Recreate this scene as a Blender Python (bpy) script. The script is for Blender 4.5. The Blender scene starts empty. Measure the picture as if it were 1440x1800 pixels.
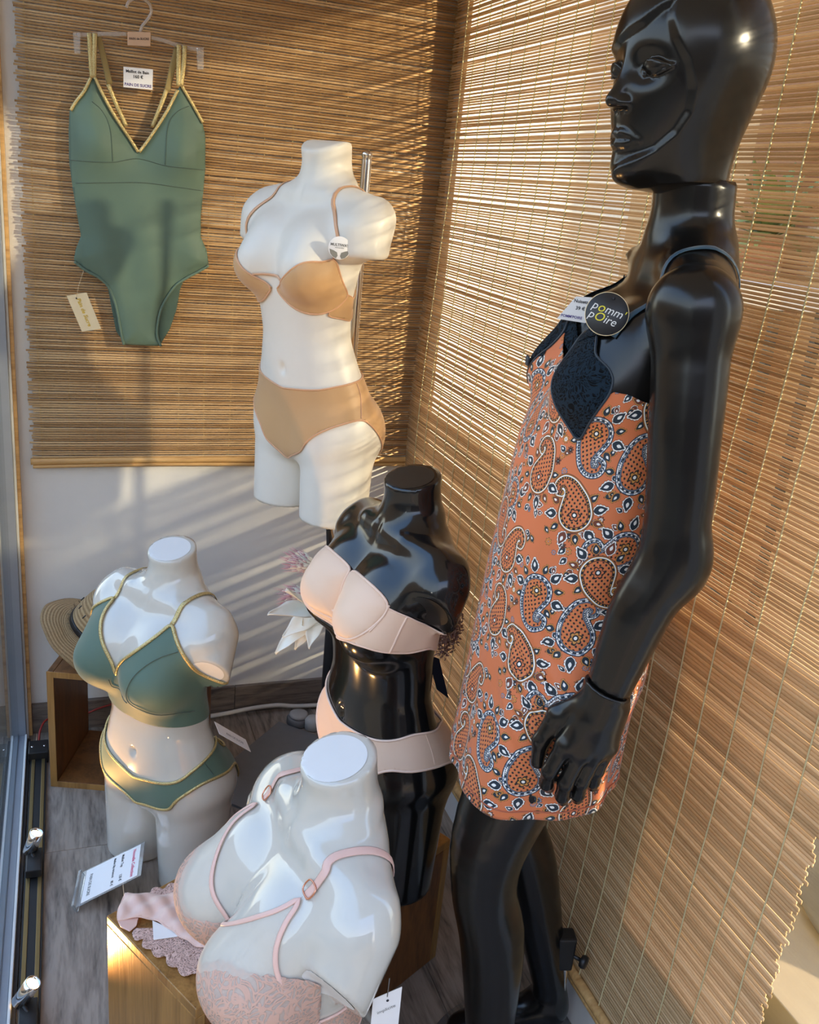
import bpy, bmesh, math, random
import numpy as np
from mathutils import Vector, Matrix, Euler
from mathutils.bvhtree import BVHTree

random.seed(7)
S = bpy.context.scene
COL = S.collection

# ------------------------------------------------------------------ camera, sky, sun, exposure
FOC, YAW, PITCH, ROLL = 1627.28, 0.370781, 0.334010, 0.0979701      # focal length in pixels of the 1440 x 1800 frame
CAMZ = 1.5
def cam_axes():
    cy, sy, cp, sp = math.cos(YAW), math.sin(YAW), math.cos(PITCH), math.sin(PITCH)
    f = Vector((sy * cp, cy * cp, -sp)); r = Vector((cy, -sy, 0)); u = r.cross(f)
    cr, sr = math.cos(ROLL), math.sin(ROLL)
    return cr * r + sr * u, -sr * r + cr * u, f
CR, CU, CF = cam_axes()
CP = Vector((0, 0, CAMZ))
cam = bpy.data.cameras.new('camera'); cam_o = bpy.data.objects.new('camera', cam); COL.objects.link(cam_o)
cam.sensor_fit = 'VERTICAL'; cam.sensor_height = 24.0; cam.lens = FOC / 1800 * 24.0; cam.clip_start = 0.02
cam_o.matrix_world = Matrix(((CR.x, CU.x, -CF.x, 0), (CR.y, CU.y, -CF.y, 0), (CR.z, CU.z, -CF.z, CAMZ), (0, 0, 0, 1)))
S.camera = cam_o

W = bpy.data.worlds.new('sky'); S.world = W; W.use_nodes = True
wn = W.node_tree.nodes; wl = W.node_tree.links; wn.clear()
wo = wn.new('ShaderNodeOutputWorld'); wb = wn.new('ShaderNodeBackground'); wr = wn.new('ShaderNodeValToRGB')
wt = wn.new('ShaderNodeTexCoord'); ws = wn.new('ShaderNodeSeparateXYZ'); wm = wn.new('ShaderNodeMapRange')
wm.inputs[1].default_value = -1; wm.inputs[2].default_value = 1
wl.new(wt.outputs['Generated'], ws.inputs[0]); wl.new(ws.outputs[2], wm.inputs[0]); wl.new(wm.outputs[0], wr.inputs[0])
wl.new(wr.outputs[0], wb.inputs[0]); wl.new(wb.outputs[0], wo.inputs[0])
e = wr.color_ramp.elements
e[0].position = 0.46; e[0].color = (.20, .17, .14, 1)
e[1].position = 0.50; e[1].color = (.95, .86, .74, 1)
k = e.new(.60); k.color = (.78, .84, .94, 1)
k = e.new(.85); k.color = (.30, .47, .85, 1)
wb.inputs[1].default_value = 1.9

sun = bpy.data.lights.new('sun', 'SUN'); sun_o = bpy.data.objects.new('sun', sun); COL.objects.link(sun_o)
sun.energy = 7.5; sun.color = (1.0, .79, .56); sun.angle = math.radians(2.2)
sun_dir = Vector((-.68, .70, -.27)).normalized()
sun_o.rotation_euler = sun_dir.to_track_quat('-Z', 'Y').to_euler(); sun_o.location = (3, -3, 3)

S.view_settings.view_transform = 'Standard'; S.view_settings.look = 'None'
S.view_settings.gamma = 1; S.view_settings.use_curve_mapping = False
S.view_settings.exposure = 0.9

# ------------------------------------------------------------------ helpers: picture rays
def ray(px, py):
    px, py = float(px), float(py)
    return ((px - 720) / FOC * CR - (py - 900) / FOC * CU + CF)
def atz(px, py, z):
    v = ray(px, py); return CP + v * ((z - CAMZ) / v.z)
def aty(px, py, y):
    v = ray(px, py); return CP + v * (y / v.y)
def atx(px, py, x):
    v = ray(px, py); return CP + v * (x / v.x)
def project(p):
    d = Vector(p) - CP; w = d.dot(CF); return 720 + FOC * d.dot(CR) / w, 900 - FOC * d.dot(CU) / w

# ------------------------------------------------------------------ helpers: objects and materials
def srgb(r, g, b):
    f = lambda c: (c / 255 / 12.92) if c / 255 <= .04045 else ((c / 255 + .055) / 1.055) ** 2.4
    return (f(r), f(g), f(b), 1)

def mesh_from(V, F, smooth=True, name='mesh'):
    me = bpy.data.meshes.new(name)
    V = np.asarray(V, dtype=np.float32)
    if isinstance(F, np.ndarray):
        n, k = F.shape
        me.vertices.add(len(V)); me.vertices.foreach_set('co', V.ravel())
        me.loops.add(n * k); me.loops.foreach_set('vertex_index', F.astype(np.int32).ravel())
        me.polygons.add(n); me.polygons.foreach_set('loop_start', np.arange(0, n * k, k, dtype=np.int32))
        me.update(calc_edges=True)
    else:
        me.from_pydata([tuple(map(float, v)) for v in V], [], [tuple(map(int, f)) for f in F]); me.update()
    if smooth:
        me.polygons.foreach_set('use_smooth', np.ones(len(me.polygons), dtype=bool))
    return me

def link(name, me, mat=None, parent=None, smooth_angle=None):
    o = bpy.data.objects.new(name, me); COL.objects.link(o)
    if mat is not None and hasattr(me, 'materials') and not me.materials: me.materials.append(mat)
    if parent is not None: o.parent = parent
    return o

def mk(name, V, F, mat=None, parent=None, smooth=True):
    return link(name, mesh_from(V, F, smooth, name), mat, parent)

def tag(o, label=None, cat=None, group=None, kind=None):
    if label: o['label'] = label
    if cat: o['category'] = cat
    if group: o['group'] = group
    if kind: o['kind'] = kind
    return o

def empty(name, loc=(0, 0, 0), rz=0, label=None, cat=None, group=None, rot=None):
    o = bpy.data.objects.new(name, None); COL.objects.link(o); o.empty_display_size = .05
    o.location = loc; o.rotation_euler = rot if rot is not None else (0, 0, rz)
    return tag(o, label, cat, group)

def solid(o, t, off=-1.0):
    m = o.modifiers.new('solid', 'SOLIDIFY'); m.thickness = t; m.offset = off; m.use_even_offset = False
    return o

def bevel(o, w=.002, seg=2):
    m = o.modifiers.new('bevel', 'BEVEL'); m.width = w; m.segments = seg; m.limit_method = 'ANGLE'; m.angle_limit = .6
    return o

BOXF = [(0, 3, 2, 1), (4, 5, 6, 7), (0, 1, 5, 4), (1, 2, 6, 5), (2, 3, 7, 6), (3, 0, 4, 7)]
def box_vf(lo, hi):
    x0, y0, z0 = lo; x1, y1, z1 = hi
    return [(x0, y0, z0), (x1, y0, z0), (x1, y1, z0), (x0, y1, z0), (x0, y0, z1), (x1, y0, z1), (x1, y1, z1), (x0, y1, z1)], BOXF
def box(name, lo, hi, mat, parent=None, bev=.0015):
    V, F = box_vf(lo, hi); o = mk(name, V, F, mat, parent, smooth=False)
    if bev: bevel(o, bev)
    return o

def frames(P, closed=False):
    P = np.asarray(P, float); n = len(P)
    if closed: T = np.roll(P, -1, 0) - np.roll(P, 1, 0)
    else:
        T = np.gradient(P, axis=0)
    T /= np.linalg.norm(T, axis=1, keepdims=True) + 1e-12
    return P, T

def tube_vf(P, r, sides=8, closed=False, normals=None, rt=None, caps=True):
    """A tube along P; with normals and rt an elliptic ribbon: half width r across, half thickness rt along the normal."""
    P, T = frames(P, closed); n = len(P)
    r = np.broadcast_to(np.asarray(r, float), (n,))
    rt = r if rt is None else np.broadcast_to(np.asarray(rt, float), (n,))
    if normals is None:
        N = np.zeros((n, 3)); a = np.array([0, 0, 1.]) if abs(T[0][2]) < .9 else np.array([1., 0, 0])
        v = a - T[0] * a.dot(T[0]); v /= np.linalg.norm(v); N[0] = v
        for i in range(1, n):
            v = N[i - 1] - T[i] * N[i - 1].dot(T[i]); N[i] = v / (np.linalg.norm(v) + 1e-12)
    else:
        N = np.asarray(normals, float); N = N - T * (N * T).sum(1, keepdims=True); N /= np.linalg.norm(N, axis=1, keepdims=True) + 1e-12
    B = np.cross(T, N)
    a = np.linspace(0, 2 * np.pi, sides, endpoint=False)
    V = (P[:, None] + B[:, None] * (np.cos(a)[None, :, None] * r[:, None, None]) + N[:, None] * (np.sin(a)[None, :, None] * rt[:, None, None])).reshape(-1, 3)
    F = []
    for i in range(n if closed else n - 1):
        j = (i + 1) % n
        for s in range(sides):
            t = (s + 1) % sides
            F.append((i * sides + s, i * sides + t, j * sides + t, j * sides + s))
    if caps and not closed:
        F.append(tuple(range(sides))[::-1]); F.append(tuple((n - 1) * sides + s for s in range(sides)))
    return V, F
def tube(name, P, r, mat, parent=None, **k):
    V, F = tube_vf(P, r, **k); return mk(name, V, F, mat, parent)

def lathe_vf(prof, seg=32, cap=True):
    V, F = [], []
    for r, z in prof:
        for i in range(seg):
            a = 2 * math.pi * i / seg; V.append((r * math.cos(a), r * math.sin(a), z))
    for j in range(len(prof) - 1):
        for i in range(seg):
            k = (i + 1) % seg
            F.append((j * seg + i, j * seg + k, (j + 1) * seg + k, (j + 1) * seg + i))
    if cap:
        F.append(tuple(range(seg))[::-1]); F.append(tuple((len(prof) - 1) * seg + i for i in range(seg)))
    return V, F

def join_vf(parts):
    V, F, n = [], [], 0
    for v, f in parts:
        V += [tuple(p) for p in v]; F += [tuple(i + n for i in q) for q in f]; n += len(v)
    return V, F

def spline(pts, n=40, closed=False):
    """Catmull-Rom through pts."""
    P = np.asarray(pts, float); m = len(P)
    if closed: Q = np.vstack([P[-1], P, P[0], P[1]]); segs = m
    else: Q = np.vstack([2 * P[0] - P[1], P, 2 * P[-1] - P[-2]]); segs = m - 1
    out = []
    for t in np.linspace(0, segs, n, endpoint=not closed):
        i = min(int(t), segs - 1); u = t - i; a, b, c, d = Q[i:i + 4]
        out.append(.5 * ((2 * b) + (c - a) * u + (2 * a - 5 * b + 4 * c - d) * u * u + (3 * b - a - 3 * c + d) * u ** 3))
    return np.array(out)

class Nodes:
    def __init__(s, name):
        s.m = bpy.data.materials.new(name); s.m.use_nodes = True; s.t = s.m.node_tree; s.t.nodes.clear()
        s.out = s.t.nodes.new('ShaderNodeOutputMaterial')
    def n(s, typ, **kw):
        o = s.t.nodes.new('ShaderNode' + typ)
        for k, v in kw.items():
            if k.startswith('i_'):
                key = k[2:]; key = int(key) if key.isdigit() else key.replace('_', ' ')
                if isinstance(v, bpy.types.NodeSocket): s.t.links.new(v, o.inputs[key])
                else: o.inputs[key].default_value = v
            else: setattr(o, k, v)
        return o
    def l(s, a, b): s.t.links.new(a, b)
    def ramp(s, fac, stops, interp='LINEAR'):
        o = s.n('ValToRGB'); o.color_ramp.interpolation = interp
        el = o.color_ramp.elements
        while len(el) < len(stops): el.new(.5)
        for q, (p, c) in zip(el, stops): q.position = p; q.color = c if len(c) == 4 else (*c, 1)
        s.l(fac, o.inputs[0]); return o.outputs[0]
    def mix(s, f, a, b, mode='MIX'):
        o = s.n('Mix', data_type='RGBA', blend_type=mode)
        for v, i in ((f, 0), (a, 6), (b, 7)):
            if isinstance(v, bpy.types.NodeSocket): s.l(v, o.inputs[i])
            else: o.inputs[i].default_value = v
        return o.outputs[2]
    def bsdf(s, col, rough=.5, metal=0, **kw):
        b = s.n('BsdfPrincipled')
        for v, k in ((col, 'Base Color'), (rough, 'Roughness'), (metal, 'Metallic')):
            if isinstance(v, bpy.types.NodeSocket): s.l(v, b.inputs[k])
            else: b.inputs[k].default_value = v
        for k, v in kw.items():
            key = k.replace('_', ' ')
            if isinstance(v, bpy.types.NodeSocket): s.l(v, b.inputs[key])
            else: b.inputs[key].default_value = v
        return b
    def bump(s, h, strength=.3, dist=.001):
        o = s.n('Bump'); o.inputs['Strength'].default_value = strength; o.inputs['Distance'].default_value = dist
        s.l(h, o.inputs['Height']); return o.outputs[0]
    def done(s, sh):
        s.l(sh.outputs[0] if hasattr(sh, 'outputs') else sh, s.out.inputs[0]); return s.m

def plain(name, col, rough=.5, metal=0, bump=None, vary=.06, scale=40, **kw):
    """A procedural paint, plastic or metal with faint tonal variation."""
    N = Nodes(name); tc = N.n('TexCoord')
    nz = N.n('TexNoise', i_Vector=tc.outputs['Object'], i_Scale=scale, i_Detail=3)
    c = N.mix(nz.outputs[0], tuple(x * (1 - vary) for x in col[:3]) + (1,), tuple(min(1, x * (1 + vary)) for x in col[:3]) + (1,))
    b = N.bsdf(c, rough, metal, **kw)
    if bump:
        z2 = N.n('TexNoise', i_Vector=tc.outputs['Object'], i_Scale=bump[0], i_Detail=4)
        N.l(N.bump(z2.outputs[0], bump[1], .001), b.inputs['Normal'])
    return N.done(b)

def cloth(name, col, rough=.8, sheen=.3, weave=900, bump=.15, transl=0, **kw):
    N = Nodes(name); tc = N.n('TexCoord')
    w = N.n('TexNoise', i_Vector=tc.outputs['Object'], i_Scale=weave, i_Detail=1)
    big = N.n('TexNoise', i_Vector=tc.outputs['Object'], i_Scale=9, i_Detail=2)
    c = N.mix(big.outputs[0], tuple(x * .93 for x in col[:3]) + (1,), tuple(min(1, x * 1.07) for x in col[:3]) + (1,))
    b = N.bsdf(c, rough, 0, Sheen_Weight=sheen, **kw)
    N.l(N.bump(w.outputs[0], bump, .0006), b.inputs['Normal'])
    return N.done(b)

def wood(name, c0, c1, axis='Z', scale=14, rough=.45, stretch=.06, bump=.25, ring=2.2, **kw):
    """Wood with streaks along the axis."""
    N = Nodes(name); tc = N.n('TexCoord'); oi = N.n('ObjectInfo')
    mp = N.n('Mapping', i_Vector=tc.outputs['Object'])
    sc = [1, 1, 1]; sc['XYZ'.index(axis)] = stretch; mp.inputs['Scale'].default_value = sc
    ad = N.n('VectorMath', operation='ADD'); N.l(mp.outputs[0], ad.inputs[0])
    cm = N.n('CombineXYZ'); mu = N.n('Math', operation='MULTIPLY'); mu.inputs[1].default_value = 37; N.l(oi.outputs['Random'], mu.inputs[0])
    for i in range(3): N.l(mu.outputs[0], cm.inputs[i])
    N.l(cm.outputs[0], ad.inputs[1])
    a = N.n('TexNoise', i_Vector=ad.outputs[0], i_Scale=scale, i_Detail=6, i_Distortion=ring)
    f = N.n('TexNoise', i_Vector=ad.outputs[0], i_Scale=scale * 9, i_Detail=3)
    mm = N.n('Math', operation='MULTIPLY_ADD'); N.l(f.outputs[0], mm.inputs[0]); mm.inputs[1].default_value = .45; N.l(a.outputs[0], mm.inputs[2])
    c = N.ramp(mm.outputs[0], [(.45, c0), (.62, tuple((x + y) / 2 for x, y in zip(c0, c1))), (.85, c1)])
    b = N.bsdf(c, rough, 0, **kw)
    N.l(N.bump(mm.outputs[0], bump, .0015), b.inputs['Normal'])
    return N.done(b)

def text_vf(s, size, extrude=.0, align='CENTER', bold=False):
    """Flat lettering as mesh data in the XY plane."""
    cu = bpy.data.curves.new('t', 'FONT'); cu.body = s; cu.size = size; cu.align_x = align; cu.align_y = 'CENTER'; cu.resolution_u = 3
    if bold: cu.offset = size * .022
    o = bpy.data.objects.new('t', cu); COL.objects.link(o)
    dg = bpy.context.evaluated_depsgraph_get(); me = bpy.data.meshes.new_from_object(o.evaluated_get(dg))
    V = np.array([v.co[:] for v in me.vertices]).reshape(-1, 3); F = [tuple(p.vertices) for p in me.polygons]
    bpy.data.objects.remove(o); bpy.data.curves.remove(cu); bpy.data.meshes.remove(me)
    return V, F

def plane_map(V, origin, ex, ey, lift=0.0):
    ex, ey = np.asarray(ex, float), np.asarray(ey, float); n = np.cross(ex, ey)
    V = np.asarray(V, float).reshape(-1, 3)
    return np.asarray(origin, float) + V[:, :1] * ex + V[:, 1:2] * ey + (V[:, 2:3] + lift) * n

# ------------------------------------------------------------------ helpers: bodies as smooth fields
def smin(a, b, k):
    h = np.clip(.5 + .5 * (b - a) / k, 0, 1); return b + (a - b) * h - k * h * (1 - h)
def smax(a, b, k): return -smin(-a, -b, k)
def cone(P, a, b, ra, rb):
    a, b = np.asarray(a, float), np.asarray(b, float); d = b - a
    t = np.clip(((P - a) @ d) / d.dot(d), 0, 1)
    return np.linalg.norm(P - a - t[..., None] * d, axis=-1) - (ra + (rb - ra) * t)
def chain(P, pts, rs, k=.01):
    r = None
    for i in range(len(pts) - 1):
        c = cone(P, pts[i], pts[i + 1], rs[i], rs[i + 1]); r = c if r is None else smin(r, c, k)
    return r
def limb(P, pts, rs, n=22, k=0):
    """A smoothly tapering limb along a spline."""
    q = spline([(*p, r) for p, r in zip(pts, rs)], n); r = None
    for i in range(n - 1):
        c = cone(P, q[i, :3], q[i + 1, :3], q[i, 3], q[i + 1, 3]); r = c if r is None else np.minimum(r, c)
    return r
def ell(P, c, r, R=None):
    q = P - np.asarray(c, float)
    if R is not None: q = q @ np.asarray(R)
    r = np.asarray(r, float); k0 = np.linalg.norm(q / r, axis=-1); k1 = np.linalg.norm(q / (r * r), axis=-1) + 1e-9
    return k0 * (k0 - 1) / k1
def rot(ax, deg):
    return np.array(Matrix.Rotation(math.radians(deg), 3, ax))
def pchip(x, xs, ys):
    xs, ys = np.asarray(xs, float), np.asarray(ys, float); h = np.diff(xs); d = np.diff(ys) / h
    m = np.zeros_like(ys); m[1:-1] = np.where(d[:-1] * d[1:] > 0, 2 * d[:-1] * d[1:] / (d[:-1] + d[1:] + 1e-12), 0); m[0] = d[0]; m[-1] = d[-1]
    x = np.clip(x, xs[0], xs[-1]); i = np.clip(np.searchsorted(xs, x) - 1, 0, len(h) - 1)
    t = (x - xs[i]) / h[i]; t2 = t * t; t3 = t2 * t
    return (2 * t3 - 3 * t2 + 1) * ys[i] + (t3 - 2 * t2 + t) * h[i] * m[i] + (-2 * t3 + 3 * t2) * ys[i + 1] + (t3 - t2) * h[i] * m[i + 1]
def loft(P, T):
    """Trunk field from rows (z, half width, depth in front, depth behind, y of the axis)."""
    T = np.asarray(T, float); x, y, z = P[..., 0], P[..., 1], P[..., 2]
    a, bf, bb, yc = (pchip(z, T[:, 0], T[:, i]) for i in (1, 2, 3, 4))
    yy = y - yc; b = np.where(yy < 0, bf, bb)
    e = 2.25
    q = (np.abs(x / a) ** e + np.abs(yy / b) ** e) ** (1 / e)
    d = (q - 1) * np.minimum(a, b)
    return smax(smax(d, z - T[-1, 0], .02), T[0, 0] - z, .02)

def surface(F, lo, hi, h, iters=3):
    """Surface nets of the zero level of F, then pulled onto it. Gives V, quads, normals."""
    lo, hi = np.asarray(lo, float), np.asarray(hi, float); n = np.ceil((hi - lo) / h).astype(int) + 1
    ax = [lo[i] + h * np.arange(n[i]) for i in range(3)]
    G = np.empty(n, dtype=np.float64)
    yy, zz = np.meshgrid(ax[1], ax[2], indexing='ij')
    step = max(1, int(200000 / (n[1] * n[2])))
    for i in range(0, n[0], step):
        xs = ax[0][i:i + step]; P = np.empty((len(xs), n[1], n[2], 3)); P[..., 0] = xs[:, None, None]; P[..., 1] = yy; P[..., 2] = zz
        G[i:i + step] = F(P)
    s = G < 0
    cs = tuple(n - 1); sm = np.zeros(cs + (3,)); ct = np.zeros(cs)
    for d in range(3):
        e0 = [slice(None)] * 3; e1 = [slice(None)] * 3; e0[d] = slice(0, -1); e1[d] = slice(1, None)
        e0, e1 = tuple(e0), tuple(e1)
        cr = s[e0] != s[e1]; den = G[e0] - G[e1]; t = np.where(cr, G[e0] / np.where(np.abs(den) < 1e-12, 1, den), 0)
        sh = cr.shape; idx = [np.arange(k) for k in sh]
        a, b = [k for k in range(3) if k != d]
        for i in (0, 1):
            for j in (0, 1):
                sl = [slice(None)] * 3; sl[a] = slice(i, i + cs[a]); sl[b] = slice(j, j + cs[b]); sl = tuple(sl)
                c = cr[sl]; ct += c
                off = [0, 0, 0]; off[a] = i; off[b] = j
                for q in range(3):
                    sm[..., q] += c * (t[sl] if q == d else off[q])
    act = ct > 0; ids = -np.ones(cs, int); ids[act] = np.arange(act.sum())
    base = np.argwhere(act); V = lo + h * (base + sm[act] / ct[act][:, None])
    Q = []
    for d in range(3):
        e0 = [slice(None)] * 3; e1 = [slice(None)] * 3; e0[d] = slice(0, -1); e1[d] = slice(1, None)
        cr = s[tuple(e0)] != s[tuple(e1)]; a, b = [(1, 2), (2, 0), (0, 1)][d]
        I = np.argwhere(cr); I = I[(I[:, a] > 0) & (I[:, b] > 0) & (I[:, a] < n[a] - 1) & (I[:, b] < n[b] - 1)]
        def cell(da, db):
            J = I.copy(); J[:, a] -= da; J[:, b] -= db; return ids[J[:, 0], J[:, 1], J[:, 2]]
        q = np.stack([cell(1, 1), cell(0, 1), cell(0, 0), cell(1, 0)], 1)
        flip = ~s[tuple(e0)][tuple(I.T)]; q[flip] = q[flip][:, ::-1]; Q.append(q)
    Q = np.vstack(Q)
    for it in range(iters):
        f, g = grad(F, V); V = V - np.clip(f / np.maximum((g * g).sum(1), .05), -h, h)[:, None] * g
        if it < iters - 1:                                          # even the net out along the surface
            A = np.zeros_like(V); c = np.zeros(len(V))
            for u, w in ((0, 1), (1, 2), (2, 3), (3, 0)):
                np.add.at(A, Q[:, u], V[Q[:, w]]); np.add.at(c, Q[:, u], 1)
                np.add.at(A, Q[:, w], V[Q[:, u]]); np.add.at(c, Q[:, w], 1)
            V = V + .5 * (A / np.maximum(c, 1)[:, None] - V)
    f, g = grad(F, V); return V, Q, g / (np.linalg.norm(g, axis=1, keepdims=True) + 1e-9)
def grad(F, V, h=.0012):
    g = np.empty_like(V)
    for i in range(3):
        d = np.zeros(3); d[i] = h; g[:, i] = (F(V + d) - F(V - d)) / (2 * h)
    return F(V), g

def tris(Q):
    Q = np.asarray(Q); return np.vstack([Q[:, [0, 1, 2]], Q[:, [0, 2, 3]]]) if Q.shape[1] == 4 else Q
def clip(V, T, g, extra=()):
    """Keep the part of a triangle mesh where g > 0, cut cleanly. Gives V, T, the carried arrays and the cut edges."""
    V = np.asarray(V, float); g = np.where(np.abs(g) < 1e-7, 1e-7, g); s = g > 0; k = s[T].sum(1)
    full = T[k == 3]; V2 = [V]; ex = [[np.asarray(x, float)] for x in extra]; n = len(V); cache = {}; newT = []; cut = []; newp = []
    def cross(i, j):
        nonlocal n
        key = (i, j) if i < j else (j, i)
        if key not in cache:
            t = g[key[0]] / (g[key[0]] - g[key[1]]); cache[key] = n; n += 1; newp.append((key[0], key[1], t))
        return cache[key]
    for tri in T[(k == 1) | (k == 2)]:
        for r in range(3):
            a, b, c = tri[r], tri[(r + 1) % 3], tri[(r + 2) % 3]
            if s[a] and not s[b] and not s[c]:
                p, q = cross(a, b), cross(a, c); newT.append((a, p, q)); cut.append((p, q)); break
            if not s[a] and s[b] and s[c]:
                p, q = cross(a, b), cross(a, c); newT += [(p, b, c), (p, c, q)]; cut.append((q, p)); break
    if newp:
        A = np.array(newp); i, j, t = A[:, 0].astype(int), A[:, 1].astype(int), A[:, 2]
        V2.append(V[i] + (V[j] - V[i]) * t[:, None])
        for e in ex:
            x = e[0]; tt = t[:, None] if x.ndim == 2 else t; e.append(x[i] + (x[j] - x[i]) * tt)
    Vn = np.vstack(V2); Tn = np.vstack([full, np.array(newT, int).reshape(-1, 3)])
    used = np.unique(Tn); mp = -np.ones(len(Vn), int); mp[used] = np.arange(len(used))
    exn = [(np.concatenate(e))[used] for e in ex]
    return Vn[used], mp[Tn], exn, [(mp[a], mp[b]) for a, b in cut if mp[a] >= 0 and mp[b] >= 0]
def chains(cut):
    nx = {}
    for a, b in cut:
        if a != b: nx.setdefault(a, []).append(b); nx.setdefault(b, []).append(a)
    seen = set(); out = []
    for st in sorted(nx, key=lambda k: len(nx[k])):
        if st in seen: continue
        c = [st]; seen.add(st)
        while True:
            m = [q for q in nx[c[-1]] if q not in seen]
            if not m: break
            c.append(m[0]); seen.add(m[0])
        out.append((c, len(c) > 3 and c[0] in nx[c[-1]]))
    return [o for o in out if len(o[0]) > 3]
def relax(P, closed, it=6, n=None):
    P = np.asarray(P, float)
    for _ in range(it):
        if closed: P = .5 * P + .25 * (np.roll(P, 1, 0) + np.roll(P, -1, 0))
        else: P[1:-1] = .5 * P[1:-1] + .25 * (P[:-2] + P[2:])
    if n is None: return P
    Q = np.vstack([P, P[:1]]) if closed else P
    s = np.concatenate([[0], np.cumsum(np.linalg.norm(np.diff(Q, axis=0), axis=1))])
    t = np.linspace(0, s[-1], n, endpoint=not closed); return np.stack([np.interp(t, s, Q[:, i]) for i in range(3)], 1)
def poly_sd(X, Y, poly):
    """Signed distance to a polygon, positive inside."""
    P = np.asarray(poly, float); d = np.full(X.shape, 1e9); ins = np.zeros(X.shape, bool)
    for i in range(len(P)):
        ax_, ay = P[i]; bx, by = P[(i + 1) % len(P)]; ex, ey = bx - ax_, by - ay
        t = np.clip(((X - ax_) * ex + (Y - ay) * ey) / (ex * ex + ey * ey + 1e-12), 0, 1)
        d = np.minimum(d, np.hypot(X - ax_ - t * ex, Y - ay - t * ey))
        c = ((ay > Y) != (by > Y)) & (X < ex * (Y - ay) / (ey + 1e-12) + ax_); ins ^= c
    return np.where(ins, d, -d)

# ------------------------------------------------------------------ materials
M = {}
M['wall'] = plain('white_wall_paint', srgb(226, 223, 217), .7, bump=(180, .12), vary=.02)
M['bust_gloss'] = plain('white_gloss_plastic', srgb(203, 199, 188), .10, vary=.02, Coat_Weight=.8, Coat_Roughness=.03, Subsurface_Weight=.0)
M['bust_matte'] = plain('white_satin_plastic', srgb(228, 223, 212), .42, vary=.02)
M['neck_cap'] = plain('white_flat_cap', srgb(226, 226, 224), .5, vary=.02)
M['black_gloss'] = plain('black_gloss_plastic', (.006, .006, .0065, 1), .16, vary=.1, Coat_Weight=.3, Coat_Roughness=.06)
M['black_satin'] = plain('black_satin_plastic', (.006, .0056, .0052, 1), .22, vary=.1)
M['black_cap'] = plain('black_flat_cap', (.011, .010, .009, 1), .45, vary=.1)
M['chrome'] = plain('chrome', (.72, .71, .69, 1), .12, 1, vary=.03)
M['dark_metal'] = plain('dark_grey_metal', (.055, .055, .06, 1), .38, .6, vary=.1)
M['grey_plate'] = plain('grey_painted_steel', srgb(116, 116, 118), .5, .2, vary=.08)
M['alu'] = plain('grey_aluminium', srgb(150, 154, 160), .42, .5, vary=.05)
M['alu_light'] = plain('pale_grey_seal', srgb(214, 214, 210), .5, vary=.04)
M['black_plastic'] = plain('black_plastic', (.012, .012, .012, 1), .4, vary=.1)
M['sage'] = cloth('sage_green_swim_fabric', srgb(86, 110, 95), .62, .15)
M['sage_in'] = cloth('dark_sage_lining', srgb(70, 92, 80), .8, .1)
M['nude'] = cloth('nude_microfibre', srgb(200, 158, 110), .5, .25)
M['nude_trim'] = cloth('nude_satin_trim', srgb(214, 164, 124), .35, .2)
M['peach'] = cloth('pale_peach_microfibre', srgb(236, 203, 176), .5, .25)
M['peach_trim'] = cloth('pale_peach_satin_trim', srgb(240, 208, 186), .35, .2)
M['blush'] = cloth('blush_pink_satin', srgb(226, 186, 172), .42, .2)
M['navy'] = cloth('dark_teal_satin', srgb(22, 40, 54), .4, .2)
M['strap_teal'] = cloth('teal_satin_strap', srgb(36, 72, 94), .4, .2)
M['paper'] = plain('white_card', srgb(240, 238, 236), .6, vary=.02)
M['cream_card'] = plain('cream_card', srgb(240, 222, 180), .5, vary=.03)
M['black_card'] = plain('black_card', (.012, .012, .014, 1), .35, vary=.05)
M['ink'] = plain('black_ink', (.015, .015, .02, 1), .6)
M['ink_violet'] = plain('violet_ink', srgb(70, 50, 130), .6)
M['ink_white'] = plain('white_ink', srgb(235, 235, 232), .6)
M['ink_yellow'] = plain('yellow_ink', srgb(240, 226, 60), .6)
M['ink_gold'] = plain('gold_foil', srgb(232, 200, 80), .3, .6)
M['ink_pink'] = plain('pink_ink', srgb(220, 70, 110), .6)
M['ink_grey'] = plain('grey_ink', srgb(110, 110, 108), .6)
M['rose_gold'] = plain('rose_gold_metal', srgb(226, 160, 130), .22, .9)
def gold_mat():
    N = Nodes('glitter_gold_trim'); tc = N.n('TexCoord')
    v = N.n('TexVoronoi', i_Vector=tc.outputs['Object'], i_Scale=700)
    c = N.ramp(v.outputs['Distance'], [(.0, srgb(240, 226, 176)), (.5, srgb(204, 182, 122)), (.9, srgb(146, 126, 80))])
    b = N.bsdf(c, .36, .6); N.l(N.bump(v.outputs['Distance'], .6, .0008), b.inputs['Normal']); return N.done(b)
M['gold'] = gold_mat()
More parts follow.
